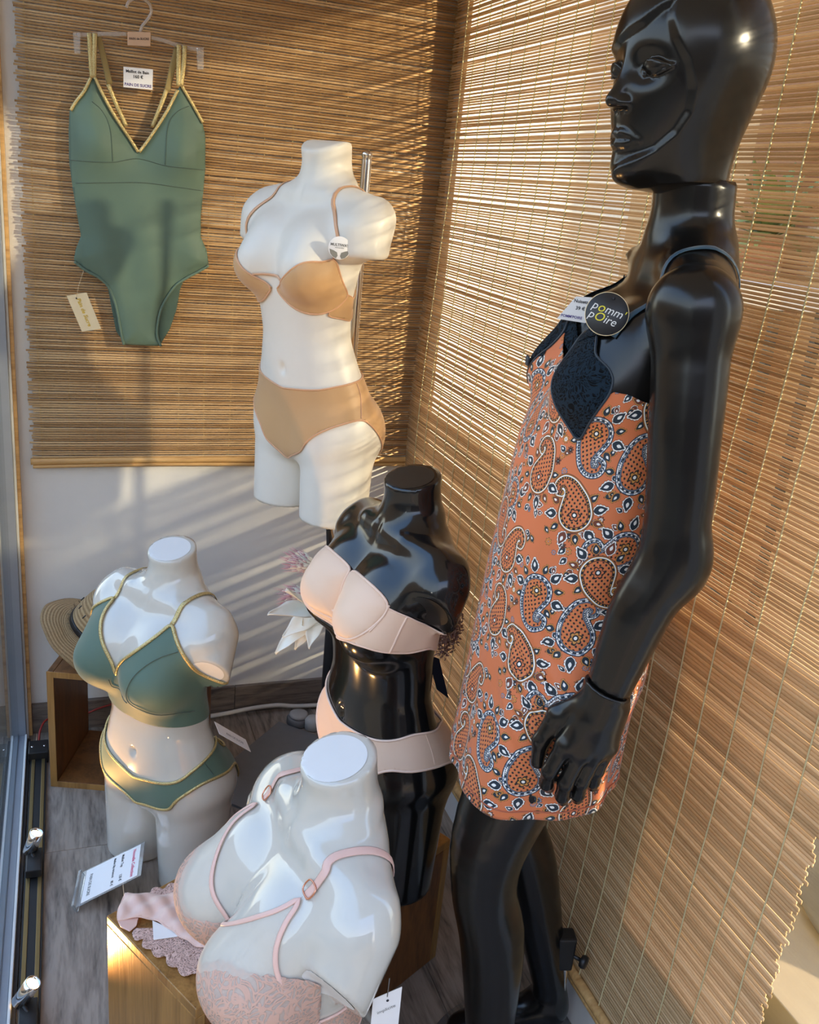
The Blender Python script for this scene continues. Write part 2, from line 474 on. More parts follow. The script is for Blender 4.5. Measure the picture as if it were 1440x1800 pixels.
def clear_mat(name, tint=(1, 1, 1, 1), fac=.12, rough=.05):
    """Thin clear sheet: lets light through and mirrors at grazing angles."""
    N = Nodes(name); t = N.n('BsdfTransparent'); t.inputs[0].default_value = tint
    g = N.n('BsdfGlossy'); g.inputs['Roughness'].default_value = rough
    ge = N.n('NewGeometry'); dt = N.n('VectorMath', operation='DOT_PRODUCT'); N.l(ge.outputs['Incoming'], dt.inputs[0]); N.l(ge.outputs['Normal'], dt.inputs[1])
    ab = N.n('Math', operation='ABSOLUTE'); N.l(dt.outputs['Value'], ab.inputs[0])
    om = N.n('Math', operation='SUBTRACT', i_0=1.0); N.l(ab.outputs[0], om.inputs[1])
    pw = N.n('Math', operation='POWER', i_1=5.0); N.l(om.outputs[0], pw.inputs[0])
    f = N.n('Math', operation='MULTIPLY_ADD', i_1=.96, i_2=.04); N.l(pw.outputs[0], f.inputs[0])
    m = N.n('MixShader'); N.l(f.outputs[0], m.inputs[0]); N.l(t.outputs[0], m.inputs[1]); N.l(g.outputs[0], m.inputs[2]); return N.done(m)
M['glass'] = clear_mat('window_glass', (.93, .97, .95, 1), rough=.0)
M['clear'] = clear_mat('clear_plastic', (.93, .93, .93, 1))
def bamboo(name, dark, mid, light, transl, seed=0):
    """Split bamboo: one tone for each stick, fibres along it, a little light through it."""
    N = Nodes(name); oi = N.n('ObjectInfo'); tc = N.n('TexCoord')
    mp = N.n('Mapping', i_Vector=tc.outputs['Object']); mp.inputs['Scale'].default_value = (3, 160, 160)
    ofs = N.n('Math', operation='MULTIPLY', i_1=91.0); N.l(oi.outputs['Random'], ofs.inputs[0])
    nz = N.n('TexNoise', noise_dimensions='4D', i_Vector=mp.outputs[0], i_Scale=2.2, i_Detail=3); N.l(ofs.outputs[0], nz.inputs['W'])
    m = N.n('Math', operation='MULTIPLY_ADD', i_1=.55, i_2=0.0); N.l(oi.outputs['Random'], m.inputs[0])
    a = N.n('Math', operation='MULTIPLY_ADD', i_1=.55); N.l(nz.outputs[0], a.inputs[0]); N.l(m.outputs[0], a.inputs[2])
    c = N.ramp(a.outputs[0], [(.12, dark), (.5, mid), (.88, light)])
    b = N.bsdf(c, .8, 0, Specular_IOR_Level=.2); tr = N.n('BsdfTranslucent'); N.l(c, tr.inputs[0])
    mx = N.n('MixShader'); mx.inputs[0].default_value = transl; N.l(b.outputs[0], mx.inputs[1]); N.l(tr.outputs[0], mx.inputs[2])
    return N.done(mx)
M['bamboo_back'] = bamboo('brown_bamboo_sticks', srgb(150, 112, 72), srgb(184, 144, 98), srgb(220, 184, 136), .12)
M['bamboo_side'] = bamboo('pale_bamboo_sticks', srgb(184, 152, 110), srgb(212, 178, 132), srgb(236, 208, 164), .26)
M['bamboo_pole'] = wood('yellow_bamboo_pole', srgb(170, 124, 70), srgb(222, 178, 116), 'X', 20, .4)
M['cord'] = plain('jute_cord', srgb(212, 198, 150), .8, bump=(2500, .4), vary=.12, scale=600)
M['floor'] = wood('grey_brown_laminate', srgb(84, 74, 66), srgb(158, 144, 130), 'Y', 22, .5, .14, .35, 2.5)
M['base'] = wood('grey_brown_skirting', srgb(66, 56, 50), srgb(128, 114, 102), 'X', 24, .5, .12, .25, 3)
M['crate'] = wood('gold_painted_wood', srgb(112, 78, 40), srgb(176, 132, 74), 'Z', 26, .34, .05, .5, .6, Metallic=.25)
M['crate_in'] = wood('brown_and_shade_wood', srgb(74, 46, 24), srgb(130, 84, 44), 'Z', 18, .4, .2, .25, 1.2)  # own brown of the open crate; on the gold crate stands for shade

# ------------------------------------------------------------------ bodies
def F_bust(P, full=0.0, lean=1.0, up=0.0):
    """The headless glossy torso with cut upper arms, 0.8 m from thigh cut to neck cut; front is -Y. FULL makes a fuller chest."""
    P0 = P.copy(); P0[..., 0] = np.abs(P0[..., 0])
    P = P.copy(); P[..., 1] -= pchip(P[..., 2], [-.1, 0, .2, .3, .42, .52, .58, .64, .70, .76, .9], lean * np.array([.004, .004, .004, .0, -.010, -.040, -.048, -.038, -.012, 0, 0]))
    x, y, z = P[..., 0], P[..., 1], P[..., 2]; Q = P.copy(); Q[..., 0] = np.abs(x)
    t = loft(P, [(.14, .152, .080, .095, .0), (.20, .168, .088, .108, .0), (.26, .171, .092, .106, .0), (.32, .158, .090, .088, -.003), (.37, .141, .084, .072, -.006),
                 (.415, .129, .080, .066, -.006), (.47, .130, .082, .070, -.003), (.54, .140, .086, .080, .0), (.61, .144, .080, .088, .004), (.655, .138, .060, .084, .010), (.69, .104, .044, .066, .016), (.72, .054, .036, .045, .02)])
    legs = cone(Q, (.086, .0, .25), (.092, -.004, -.06), .087, .074)
    t = smin(smax(t, .182 - z + .35 * np.abs(x), .03), legs, .03)
    t = smin(t, ell(Q, (.052, .058, .240), (.078, .062, .080)), .04)                     # seat
    t = smin(t, cone(P, (0, .024, .69), (0, .004, .86), .050, .051), .05)                # neck
    sh = cone(Q, (.060, .020, .680), (.134, .016, .656), .040, .052)
    t = smin(t, sh, .035)
    arm = smax(cone(P0, (.143, .0, .646), (.178, -.058, .53), .050, .041), (P0 - np.array([.164 - .25 * up, -.042 + .5 * up, .586 + up])) @ np.array([.42, -.75, -.51]), .004)
    t = smin(t, arm, .009)
    f = full
    t = smin(t, ell(Q, (.074 + .004 * f, -.060 - .022 * f, .545 - .004 * f), (.066 + .010 * f, .060 + .012 * f, .062 + .008 * f)), .025)   # breasts
    t = smin(t, ell(Q, (.068, -.042 - .014 * f, .60), (.056, .042, .062)), .04)
    t = smin(t, chain(Q, [(.018, -.032, .700), (.07, -.028, .703), (.130, .0, .696)], [.006, .005, .006]), .034)   # collar bones
    t = smax(t, -ell(P, (0, -.096, .345), (.007, .012, .010)), .012)                     # navel
    t = smax(t, -ell(P, (0, .118, .20), (.006, .03, .07)), .02)
    t = smax(t, -z, .004)
    cap = np.array([.06, -.24, .97]); cap /= np.linalg.norm(cap)
    return smax(t, (P - np.array([0, .006, .795])) @ cap, .004)

def F_form(P):
    """The slim satin torso with rounded shoulder caps, 0.8 m high."""
    P = P.copy(); P[..., 1] -= pchip(P[..., 2], [-.1, 0, .2, .3, .42, .52, .58, .64, .70, .76, .9], [.02, .02, .02, .01, -.012, -.032, -.036, -.028, -.010, 0, 0])
    x, y, z = P[..., 0], P[..., 1], P[..., 2]; Q = P.copy(); Q[..., 0] = np.abs(x)
    t = loft(P, [(.10, .150, .078, .092, .0), (.17, .164, .084, .100, .0), (.235, .165, .086, .098, .0), (.30, .150, .084, .082, -.003), (.36, .130, .078, .068, -.006),
                 (.415, .118, .074, .062, -.006), (.47, .122, .076, .066, -.003), (.54, .138, .080, .078, .0), (.61, .154, .072, .086, .004), (.655, .150, .054, .080, .010), (.69, .100, .040, .060, .016), (.715, .052, .034, .042, .02)])
    legs = cone(Q, (.083, .0, .20), (.086, -.004, -.06), .083, .074)
    t = smin(smax(t, .125 - z + .35 * np.abs(x), .03), legs, .03)
    t = smin(t, ell(Q, (.062, .056, .200), (.076, .060, .078)), .04)
    t = smin(t, cone(P, (0, .022, .68), (0, -.004, .86), .048, .055), .05)
    t = smin(t, cone(Q, (.060, .018, .680), (.150, .014, .648), .036, .054), .04)
    t = smin(t, smax(cone(Q, (.160, .014, .642), (.170, .014, .58), .052, .047), .585 - z, .014), .02)
    t = smin(t, ell(Q, (.072, -.056, .545), (.056, .052, .052)), .024)
    t = smin(t, ell(Q, (.066, -.038, .59), (.05, .04, .055)), .04)
    t = smin(t, chain(Q, [(.016, -.032, .694), (.065, -.026, .696), (.125, .0, .688)], [.005, .004, .005]), .034)
    t = smax(t, -ell(P, (0, -.090, .335), (.007, .012, .010)), .012)
    t = smax(t, -z, .004)
    cap = np.array([.05, -.42, .87]); cap /= np.linalg.norm(cap)
    t = smax(t, z - .80, .008)
    return smax(t, (P - np.array([0, -.03, .785])) @ cap, .008)

class Body:
    """A body mesh together with where it stands; pick() turns a picture point into body coordinates."""
    def __init__(s, VQN, loc, rz, scale=1.0, tilt=(0, 0)):
        s.V, s.Q, s.N = VQN; s.T = tris(s.Q)
        s.M = Matrix.Translation(loc) @ Matrix.Rotation(rz, 4, 'Z') @ Matrix.Rotation(tilt[0], 4, 'X') @ Matrix.Rotation(tilt[1], 4, 'Y') @ Matrix.Scale(scale, 4)
        s.I = s.M.inverted(); s.bvh = getattr(VQN, 'bvh', None) or BVHTree.FromPolygons([tuple(v) for v in s.V], [tuple(q) for q in s.Q.tolist()])
        s.loc, s.rz, s.scale, s.tilt = loc, rz, scale, tilt
    def root(s, name, **k):
        o = empty(name, **k); o.matrix_world = s.M.copy(); return o
    def pick(s, px, py):
        a = s.I @ CP; d = (s.I.to_3x3() @ ray(px, py)).normalized()
        h, n, i, dist = s.bvh.ray_cast(a, d)
        if h is None:                                              # past the outline: the nearest point of the body
            best = min((s.bvh.find_nearest(a + d * t) for t in np.linspace(.3, 3.2, 60)), key=lambda q: q[3] if q[0] is not None else 9)
            h = best[0]
        return h
    def uv(s, px, py):
        h = s.pick(px, py); return math.atan2(h.x, -h.y) * .13, h.z
    def near(s, p, lift=.0):
        h, n, i, d = s.bvh.find_nearest(Vector(p)); n = Vector(s.N[s.Q[i]].mean(0)).normalized(); return h + n * lift, n
def body_uv(V): return np.arctan2(V[:, 0], -V[:, 1]) * .13, V[:, 2]

# ------------------------------------------------------------------ the standing mannequin
MB = Matrix.Translation((.745, 1.06, 0)) @ Matrix.Rotation(math.radians(-104), 4, 'Z')
def F_mann(P):
    """Trunk and legs of the standing mannequin; front is -Y, its left side +X."""
    x = P[..., 0]; z = P[..., 2]; Q = P.copy(); Q[..., 0] = np.abs(x)
    t = loft(P, [(.80, .145, .075, .085, -.075), (.88, .162, .085, .100, -.075), (.95, .160, .085, .098, -.072), (1.03, .138, .080, .078, -.066), (1.11, .116, .074, .064, -.058),
                 (1.19, .118, .075, .070, -.046), (1.27, .132, .080, .080, -.034), (1.34, .128, .072, .084, -.020), (1.39, .108, .056, .076, -.006), (1.43, .080, .042, .058, .008), (1.46, .054, .036, .044, .014)])
    l = limb(P, [(.082, -.075, .87), (.095, -.150, .64), (.095, -.156, .52), (.095, -.128, .40), (.095, -.105, .14), (.095, -.10, .085)], [.084, .062, .050, .050, .032, .034], 26)
    r = limb(P, [(-.082, -.075, .87), (-.09, -.085, .64), (-.09, -.080, .52), (-.09, -.030, .40), (-.09, .045, .14), (-.09, .05, .085)], [.084, .062, .050, .050, .032, .034], 26)
    for s, y0 in ((1, -.10), (-1, .05)):
        ft = smin(cone(P, (s * .093, y0, .075), (s * .095, y0 - .12, .03), .034, .026), ell(P, (s * .094, y0 - .14, .022), (.036, .045, .020)), .03)
        if s == 1: l = smin(l, ft, .03)
        else: r = smin(r, ft, .03)
    t = smin(t, l, .035); t = smin(t, r, .035)
    t = smin(t, ell(Q, (.056, -.032, .90), (.076, .062, .085)), .035)
    t = smin(t, cone(P, (0, .022, 1.43), (0, -.008, 1.70), .051, .053), .055)
    t = smin(t, cone(P, (.055, .016, 1.436), (.130, -.010, 1.404), .038, .048), .035)
    t = smin(t, cone(P, (-.045, .022, 1.425), (-.092, .056, 1.325), .034, .042), .035)
    t = smin(t, ell(Q, (.066, -.088, 1.275), (.060, .064, .058)), .025)
    t = smin(t, ell(Q, (.062, -.068, 1.325), (.05, .042, .06)), .04)
    t = smin(t, chain(Q, [(.018, -.028, 1.437), (.07, -.030, 1.444), (.125, -.018, 1.440)], [.006, .005, .006]), .03)
    t = smax(t, -(z - .0045), .003)
    return smax(t, z - 1.546, .002)

ARM = [(.150, -.022, 1.396), (.178, -.018, 1.27), (.196, -.012, 1.12), (.200, -.040, 1.03), (.200, -.060, .93)]
def F_arm(P):
    a = limb(P, ARM, [.047, .043, .039, .038, .029])
    a = smin(a, ell(P, (.152, -.024, 1.398), (.046, .048, .048)), .03)
    a = smin(a, ell(P, (.199, .006, 1.10), (.028, .030, .04)), .03)
    return smax(a, (np.array([.2, -.058, .925]) - P) @ np.array([0, .32, .947]), .002)
def F_arm_right(P):
    a = limb(P, [(-.104, .054, 1.332), (-.140, .046, 1.22), (-.166, .03, 1.09), (-.176, -.01, 1.00), (-.176, -.055, .92), (-.174, -.07, .86)], [.042, .042, .039, .036, .028, .03])
    return a
def F_hand(P):
    """Left hand hanging with half curled fingers, back of the hand to the outside."""
    w = np.array([.200, -.062, .925])
    t = chain(P, [w + (0, .012, .06), w + (0, 0, 0), (.203, -.074, .885)], [.0265, .0265, .022], .02)
    t = smin(t, chain(P, [(.200, -.070, .895), (.205, -.106, .842)], [.020, .0135], .01), .018)
    t = smin(t, chain(P, [(.200, -.064, .895), (.210, -.086, .836)], [.020, .0135], .01), .018)
    t = smin(t, chain(P, [(.199, -.056, .895), (.209, -.066, .835)], [.019, .0130], .01), .018)
    t = smin(t, chain(P, [(.197, -.050, .895), (.204, -.048, .842)], [.017, .0120], .01), .018)
    fing = None
    for a, b, c, d, q in (((.205, -.106, .842), (.206, -.122, .802), (.196, -.120, .776), (.186, -.112, .762), .0098),
                          ((.210, -.086, .836), (.212, -.100, .789), (.203, -.098, .762), (.191, -.092, .746), .0100),
                          ((.209, -.066, .835), (.210, -.078, .790), (.202, -.077, .764), (.190, -.072, .748), .0096),
                          ((.204, -.048, .842), (.205, -.058, .804), (.199, -.058, .782), (.190, -.054, .768), .0088)):
        f = chain(P, [a, b, c, d], [q * 1.25, q * 1.06, q * .95, q * .78], .004)
        fing = f if fing is None else np.minimum(fing, f)
    t = smin(t, fing, .006)
    th = chain(P, [(.190, -.078, .900), (.176, -.112, .868), (.176, -.130, .828), (.180, -.132, .798)], [.0155, .0150, .0115, .0088], .006)
    t = smin(t, th, .012)
    return smax(t, (P - np.array([.2, -.058, .9235])) @ np.array([0, .32, .947]), .002)

HEAD_O = np.array([.0, -.017, 1.654]); HEAD_YAW = math.radians(20)
FACE_POLY = None
def face_mask(P):
    """1 on the bare face, 0 under the moulded cap: a swept fringe and a curved cheek line."""
    a = np.arctan2(P[..., 0], -P[..., 1] + .02) * .09; z = P[..., 2]
    d = poly_sd(a, z, FACE)
    return np.clip(.5 + d / .008, 0, 1)
FACE = [(-.060, .020), (-.034, .0245), (-.016, .032), (.0125, .048), (.027, .064), (.036, .070), (.037, .052), (.0444, .033), (.0575, .011), (.0655, -.015), (.065, -.038), (.054, -.0605), (.037, -.079), (.018, -.092), (.0, -.105), (-.03, -.14), (-.06, -.10), (-.072, -.06), (-.076, -.02), (-.070, .005)]
def F_head(P, cap=True):
    Q = P.copy(); Q[..., 0] = np.abs(P[..., 0])
    t = ell(P, (0, -.006, .030), (.080, .091, .099))
    t = smin(t, ell(P, (0, -.030, -.042), (.054, .065, .082)), .035)
    t = smin(t, ell(P, (0, -.074, -.102), (.018, .016, .016)), .026)                   # chin
    neck = smax(cone(P, (0, .010, -.04), (0, .002, -.25), .050, .054), -P[..., 2] - .1055, .002)
    t = smin(t, neck, .03)
    t = smax(t, -ell(Q, (.034, -.106, .004), (.024, .022, .013)), .020)                 # eye sockets
    t = smin(t, limb(P, [(0, -.086, .022), (0, -.096, -.008), (0, -.1085, -.031)], [.006, .0065, .0085], 8), .012)           # nose
    t = smin(t, ell(Q, (.0085, -.098, -.034), (.0075, .010, .0065)), .006)
    t = smax(t, -ell(Q, (.006, -.101, -.0420), (.0038, .006, .0026)), .003)
    e = ell(Q, (.031, -.0790, .005), (.0150, .0120, .0105)); t = smin(t, e, .002)       # eyes
    lid = limb(Q, [(.0165, -.0875, .001), (.025, -.0905, .0092), (.034, -.0895, .0110), (.043, -.084, .0085), (.053, -.075, .0060)], [.0012, .0018, .0020, .0018, .0012], 12)
    low = limb(Q, [(.0165, -.0875, .001), (.025, -.0890, -.0045), (.034, -.0880, -.0055), (.043, -.083, -.002), (.053, -.075, .0060)], [.0010, .0012, .0012, .0012, .0010], 12)
    t = smin(t, np.minimum(lid, low), .0030)
    up = limb(Q, [(0, -.0930, -.0665), (.006, -.0935, -.0645), (.014, -.0895, -.0670), (.0225, -.0815, -.0715)], [.0034, .0034, .0028, .0012], 10)
    dn = limb(Q, [(0, -.0925, -.0768), (.010, -.0900, -.0764), (.016, -.0850, -.0744), (.0225, -.0815, -.0722)], [.0044, .0040, .0028, .0012], 10)
    t = smin(t, up, .007); t = smin(t, dn, .007)
    t = smax(t, -limb(Q, [(0, -.0985, -.0715), (.012, -.0935, -.0708), (.0220, -.0835, -.0720)], [.0010, .0010, .0006], 8), .0015)
    if cap: t = t - .0052 * (1 - face_mask(P)) * np.clip((P[..., 2] + .135) / .03, 0, 1)
    return t

# ------------------------------------------------------------------ the setting
def struct(name, lo, hi, mat, parent=None, bev=0):
    o = box(name, lo, hi, mat, parent, bev)
    if parent is None: o['kind'] = 'structure'
    return o
rnd = random.Random(3)
fl = empty('floor'); fl['kind'] = 'structure'
x = -.30
for i in range(9):                                                  # laminate planks, running away from the glass front
    w = .192; y = -.2 - rnd.random() * .9
    while y < 2.39:
        y2 = min(y + 1.28, 2.395)
        if y2 > -.2: box('plank', (x, max(y, -.2), -.012), (x + w - .0012, y2 - .0012, 0), M['floor'], fl, .0008)
        y = y2
    x += w
struct('wall_back', (-.16, 2.385, -.02), (1.5, 2.47, 2.3), M['wall'])
sk = empty('baseboard_back'); sk['kind'] = 'structure'
box('skirting_board', (-.118, 2.371, 0), (.432, 2.385, .088), M['base'], sk)
box('skirting_board', (.433, 2.371, 0), (.885, 2.385, .088), M['base'], sk)
struct('wall_right', (.885, -.2, -.02), (.945, 2.385, .19), M['wall'])
struct('ceiling', (-.2, -.3, 2.25), (1.0, 2.47, 2.3), M['wall'])

w1 = empty('window_1'); w1['kind'] = 'structure'
def bar(name, lo, hi, mat): return box(name, lo, hi, mat, w1, .0012)
bar('corner_post', (-.168, 2.335, 0), (-.132, 2.385, 2.25), M['alu'])
bar('glazing_seal', (-.132, 2.350, 0), (-.1265, 2.384, 2.25), M['alu_light'])
bar('post_edge', (-.1265, 2.362, 0), (-.118, 2.384, 2.25), M['bamboo_pole'])
bar('sill_rail', (-.172, -.2, 0), (-.152, 2.335, .026), M['alu'])
bar('sill_rail', (-.151, -.2, 0), (-.136, 2.335, .020), M['alu'])
bar('glazing_seal', (-.1355, -.2, 0), (-.130, 2.335, .024), M['alu_light'])
bar('sill_edge', (-.130, -.2, 0), (-.122, 2.335, .008), M['dark_metal'])
box('pane', (-.156, -.2, .026), (-.150, 2.335, 2.25), M['glass'], w1, 0)
w2 = empty('window_2'); w2['kind'] = 'structure'
box('pane', (.962, -.2, .19), (.966, 2.38, 2.25), M['glass'], w2, 0)

struct('sun_block_jamb', (.93, 2.30, .19), (.975, 2.385, 2.25), M['wall'])  # unseen jamb added to stop sun leaking in at the corner
struct('sun_block_wall', (.95, -.5, -.02), (1.06, .55, 2.3), M['wall'])  # unseen pier added to keep direct sun off the foreground torso
# the place beyond the side blind
M['facade'] = plain('warm_plaster', srgb(206, 166, 122), .9, bump=(60, .2), vary=.05, scale=6)
M['pave'] = plain('pale_paving', srgb(150, 130, 106), .8, bump=(90, .2), vary=.08, scale=5)
struct('wall_street', (2.2, 1.45, -.1), (2.35, 7.5, 3.2), M['facade'])
struct('floor_street', (.946, -1.5, -.14), (2.2, 7.5, -.02), M['pave'])
def picture(name, a, b, frame, art, label, w=.018, X=2.2):
    """A framed picture on the far wall between two picture corners a (upper left) and b (lower right)."""
    p, q = atx(*a, X - .02), atx(*b, X - .02); y0, y1, z0, z1 = q.y, p.y, q.z, p.z
    y0, y1 = min(y0, y1), max(y0, y1); z0, z1 = min(z0, z1), max(z0, z1)
    t = empty(name, (X - .01, (y0 + y1) / 2, z0), 0, label, 'picture', 'pictures beyond the side blind'); o = Vector(t.location)
    hy, hz = (y1 - y0) / 2, z1 - z0
    V, F = join_vf([box_vf((-.02, -hy, 0), (.009, hy, w)), box_vf((-.02, -hy, hz - w), (.009, hy, hz)), box_vf((-.02, -hy, w), (.009, -hy + w, hz - w)), box_vf((-.02, hy - w, w), (.009, hy, hz - w))])
    mk('frame', V, F, frame, t, False)
    if art is not None: box('print', (-.006, -hy + w, w), (.0085, hy - w, hz - w), art, t, 0)
    return t
def art_mat(name, cols, scale):
    N = Nodes(name); tc = N.n('TexCoord'); n = N.n('TexVoronoi', i_Vector=tc.outputs['Object'], i_Scale=scale); s = N.n('SeparateColor'); N.l(n.outputs['Color'], s.inputs[0])
    return N.done(N.bsdf(N.ramp(s.outputs[0], [(i / len(cols), c) for i, c in enumerate(cols)], 'CONSTANT'), .5))
M['art_flower'] = art_mat('red_and_green_print', [srgb(30, 30, 20), srgb(120, 130, 50), srgb(196, 40, 36), srgb(60, 80, 40), srgb(200, 70, 50)], 14)
M['art_pale'] = art_mat('pale_print', [srgb(216, 176, 130), srgb(226, 190, 148), srgb(200, 160, 120)], 20)
M['art_dark'] = art_mat('brown_print', [srgb(90, 60, 40), srgb(140, 96, 62), srgb(206, 170, 128)], 16)
picture('framed_picture', (982, 78), (1150, 258), M['black_plastic'], M['art_flower'], 'large dark framed red and green flower picture seen through the side blind')
picture('framed_picture', (958, 328), (1012, 396), M['black_plastic'], M['art_pale'], 'small square thin dark frame seen through the side blind left of the mannequin neck', .012)
picture('framed_picture', (938, 452), (990, 520), M['black_plastic'], M['art_dark'], 'small brown framed picture seen through the side blind below the square frame', .014)
t1 = atx(1400, 200, 2.15)
struct('trim_1', (2.1, t1.y - .14, -.02), (2.2, t1.y + .10, 3.0), plain('brown_render', srgb(146, 100, 66), .8, vary=.06))
M['dark_facade'] = plain('grey_brown_street_front', srgb(96, 84, 74), .8, bump=(40, .2), vary=.1, scale=2)
M['shop_glass'] = plain('dark_shop_glass', (.02, .025, .03, 1), .1)
for nm, lo, hi in (('unseen_wall_front', (-7, -7.4, -.1), (3.2, -7, 3.9)), ('unseen_wall_left', (-6.4, -7, -.1), (-6, 8, 3.0))): struct(nm, lo, hi, M['dark_facade'])  # unseen street fronts, added to give the glossy bodies dark reflections
struct('floor_outside', (-6, -7, -.16), (-.18, 8, -.10), M['pave'])
# a low counter with a plant, beyond the blind on the right
M['leaf'] = plain('green_leaf', srgb(96, 112, 48), .5, vary=.3, scale=9)
M['terracotta'] = plain('terracotta_clay', srgb(160, 96, 66), .8, vary=.1)
M['cloth_white'] = plain('white_tablecloth', srgb(236, 226, 212), .8, vary=.03)
tp = atx(1360, 498, 1.95)
tb = empty('low_table', (tp.x, tp.y, -.02), 0, 'white topped table seen through the side blind right of the mannequin arm', 'table')
box('table_top', (-.10, -.16, tp.z - .04), (.10, .30, tp.z + .02), M['cloth_white'], tb)
for sx in (-1, 1):
    for sy in (-.13, .27): box('leg', (sx * .08 - .012, sy - .012, 0), (sx * .08 + .012, sy + .012, tp.z - .04), M['dark_metal'], tb)
def plant(x, y, z0, n, r, h, seed, label):
    q = random.Random(seed); t = empty('potted_plant', (x, y, z0), 0, label, 'plant')
    V, F = lathe_vf([(.05, 0), (.07, .12), (.075, .13), (.066, .13), (.060, .11)], 20); mk('pot', V, F, M['terracotta'], t)
    mk('soil', *lathe_vf([(.062, .100), (.062, .112)], 20), M['crate_in'], t)
    for i in range(n):
        a = q.random() * 6.283; e0 = q.uniform(.3, 1.2); L = q.uniform(.6, 1) * r
        pts = [np.array([0, 0, .11]) + u * L * np.array([math.cos(a) * math.cos(e0), math.sin(a) * math.cos(e0), math.sin(e0) * 1.25 - .7 * u * u * (1.3 - e0)]) for u in np.linspace(0, 1, 7)]
        wd = np.array([.004, .012, .02, .024, .020, .012, .002]); T = np.array([math.sin(a), -math.cos(a), 0])
        V = np.vstack([[p + T * w_ + (0, 0, .004 * abs(w_)) for p, w_ in zip(pts, s * wd)] for s in (-1, 0, 1)])
        F = [(k + j * 7, k + 1 + j * 7, k + 8 + j * 7, k + 7 + j * 7) for j in (0, 1) for k in range(6)]
        solid(mk('leaf', V, F, M['leaf'], t), .001)
    return t
plant(tp.x, tp.y + .08, tp.z, 34, .26, .4, 5, 'leafy green plant in a clay pot seen through the blind behind the mannequin')
# grey column and plinth past the free end of the blind
M['plinth'] = plain('beige_stone', srgb(168, 150, 126), .7, vary=.05)
pl = empty('stone_plinth', (1.40, .80, -.14), 0, 'low beige plinth at the free end of the side blind', 'plinth')
box('plinth_block', (-.40, -.5, 0), (.34, .52, .52), M['plinth'], pl)
gc = empty('grey_drum', (1.36, .86, .38), 0, 'grey round drum standing on the beige plinth beyond the blind', 'drum')
mk('drum_body', *lathe_vf([(.20, 0), (.215, .02), (.215, .035), (.205, .05), (.205, .62), (.19, .635)], 40), plain('grey_drum_paint', srgb(112, 115, 122), .5, vary=.03), gc)

# ------------------------------------------------------------------ bamboo blinds
def stick(name, L, h, d, mat, seed):
    """One split bamboo stick along X, slightly bowed and uneven."""
    q = random.Random(seed); n = 9; xs = np.linspace(0, L, n)
    P = np.stack([xs, np.array([q.uniform(-1, 1) for _ in xs]) * .0004, np.array([q.uniform(-1, 1) for _ in xs]) * .0005], 1)
    V, F = tube_vf(P, d / 2, 6, normals=np.tile([0, 0, 1.], (n, 1)), rt=h / 2)
    return mesh_from(V, F, True, name)
def blind(root, o, ex, L, z0, z1, n, h, d, wave, mat, cords, pole_r, seed, top=0, tight_below=0):
    """Sticks from z0 up to z1 along ex from o; WAVE(z) pushes them along the room side normal; cords hang at the given distances."""
    q = random.Random(seed); ex = Vector(ex).normalized(); nrm = Vector((0, 0, 1)).cross(ex)       # towards the room
    ang = math.atan2(ex.y, ex.x); meshes = [stick('stick', L, h * s, d, mat, seed + i) for i, s in enumerate((1, .92, 1.06, .97, 1.0))]
    tight = [stick('stick', L, h * 1.44 * s, d, mat, seed + 9 + i) for i, s in enumerate((1, .99, 1.02, 1.0, 1.01))]
    for m in meshes + tight: m.materials.append(mat)
    rest = []
    for i in range(n):
        z = z0 + (z1 - z0) * (i + .5) / n; p = Vector(o) + nrm * wave(z) + ex * q.uniform(-.006, .006); p.z = z + q.gauss(0, .0004)
        me = (tight if z < tight_below else meshes)[q.randrange(5)]
        ob = bpy.data.objects.new('stick', me); COL.objects.link(ob); ob.parent = root
        ob.location = p; ob.rotation_euler = (0, q.gauss(0, .0006), ang)
    if top:                                                         # sticks carried on up out of view, added to block the sun
        V, F = join_vf([box_vf((-.001, -.002, z1 + k * .0061), (L, .002, z1 + k * .0061 + .0046)) for k in range(top)])
        ro = mk('unseen_sticks', V, F, mat, root, False); ro['kind'] = 'stuff'; ro.location = Vector(o) + nrm * wave(z1); ro.rotation_euler = (0, 0, ang)
    for c in cords:
        zs = np.linspace(z0 - .01, z1, 90)
        for s in (1,):
            P = [tuple(Vector((o[0], o[1], 0)) + ex * (c + .0016 * math.sin(z * 9 + c * 50)) + nrm * (wave(z) + s * (d / 2 + .0012)) + Vector((0, 0, z))) for z in zs]
            tube('cord', P, .0013, M['cord'], root, sides=5)
    def pole(a, b, z, r, k):
        xs = np.linspace(a, b, 60); rr = np.full(60, r)
        for c in np.arange(a + .12, b, .23): rr += r * .18 * np.exp(-((xs - c - k) / .006) ** 2)
        P = [tuple(Vector((o[0], o[1], 0)) + ex * x_ + nrm * (wave(z0) + .004) + Vector((0, 0, z + .003 * math.sin(x_ * 5 + k)))) for x_ in xs]
        V, F = tube_vf(P, rr, 12); mk('bottom_pole', V, F, M['bamboo_pole'], root)
    pole(-.005, L + .005, z0 - pole_r - .002, pole_r, .03)
    pole(.0, L, z0 - 3 * pole_r + .002, pole_r * .6, .1)
bb = empty('bamboo_blind', (0, 0, 0), 0, 'brown bamboo stick blind hanging on the back wall behind the swimsuit', 'blind')
blind(bb, (-.088, 2.368, 0), (1, 0, 0), 1.02, .790, 2.02, 205, .0050, .0030, lambda z: .0025 * math.sin(z * 7), M['bamboo_back'],
      [.022 + .0655 * i for i in range(16)], .0085, 11, 36)
sb = empty('bamboo_blind', (0, 0, 0), 0, 'wide pale bamboo stick blind along the right side behind the black mannequin', 'blind')
def side_wave(z): return -(.025 * (z - .9)) + .004 * math.sin(z * 6.5 + 1) + .003 * math.sin(z * 15) * max(0, 1.1 - z)
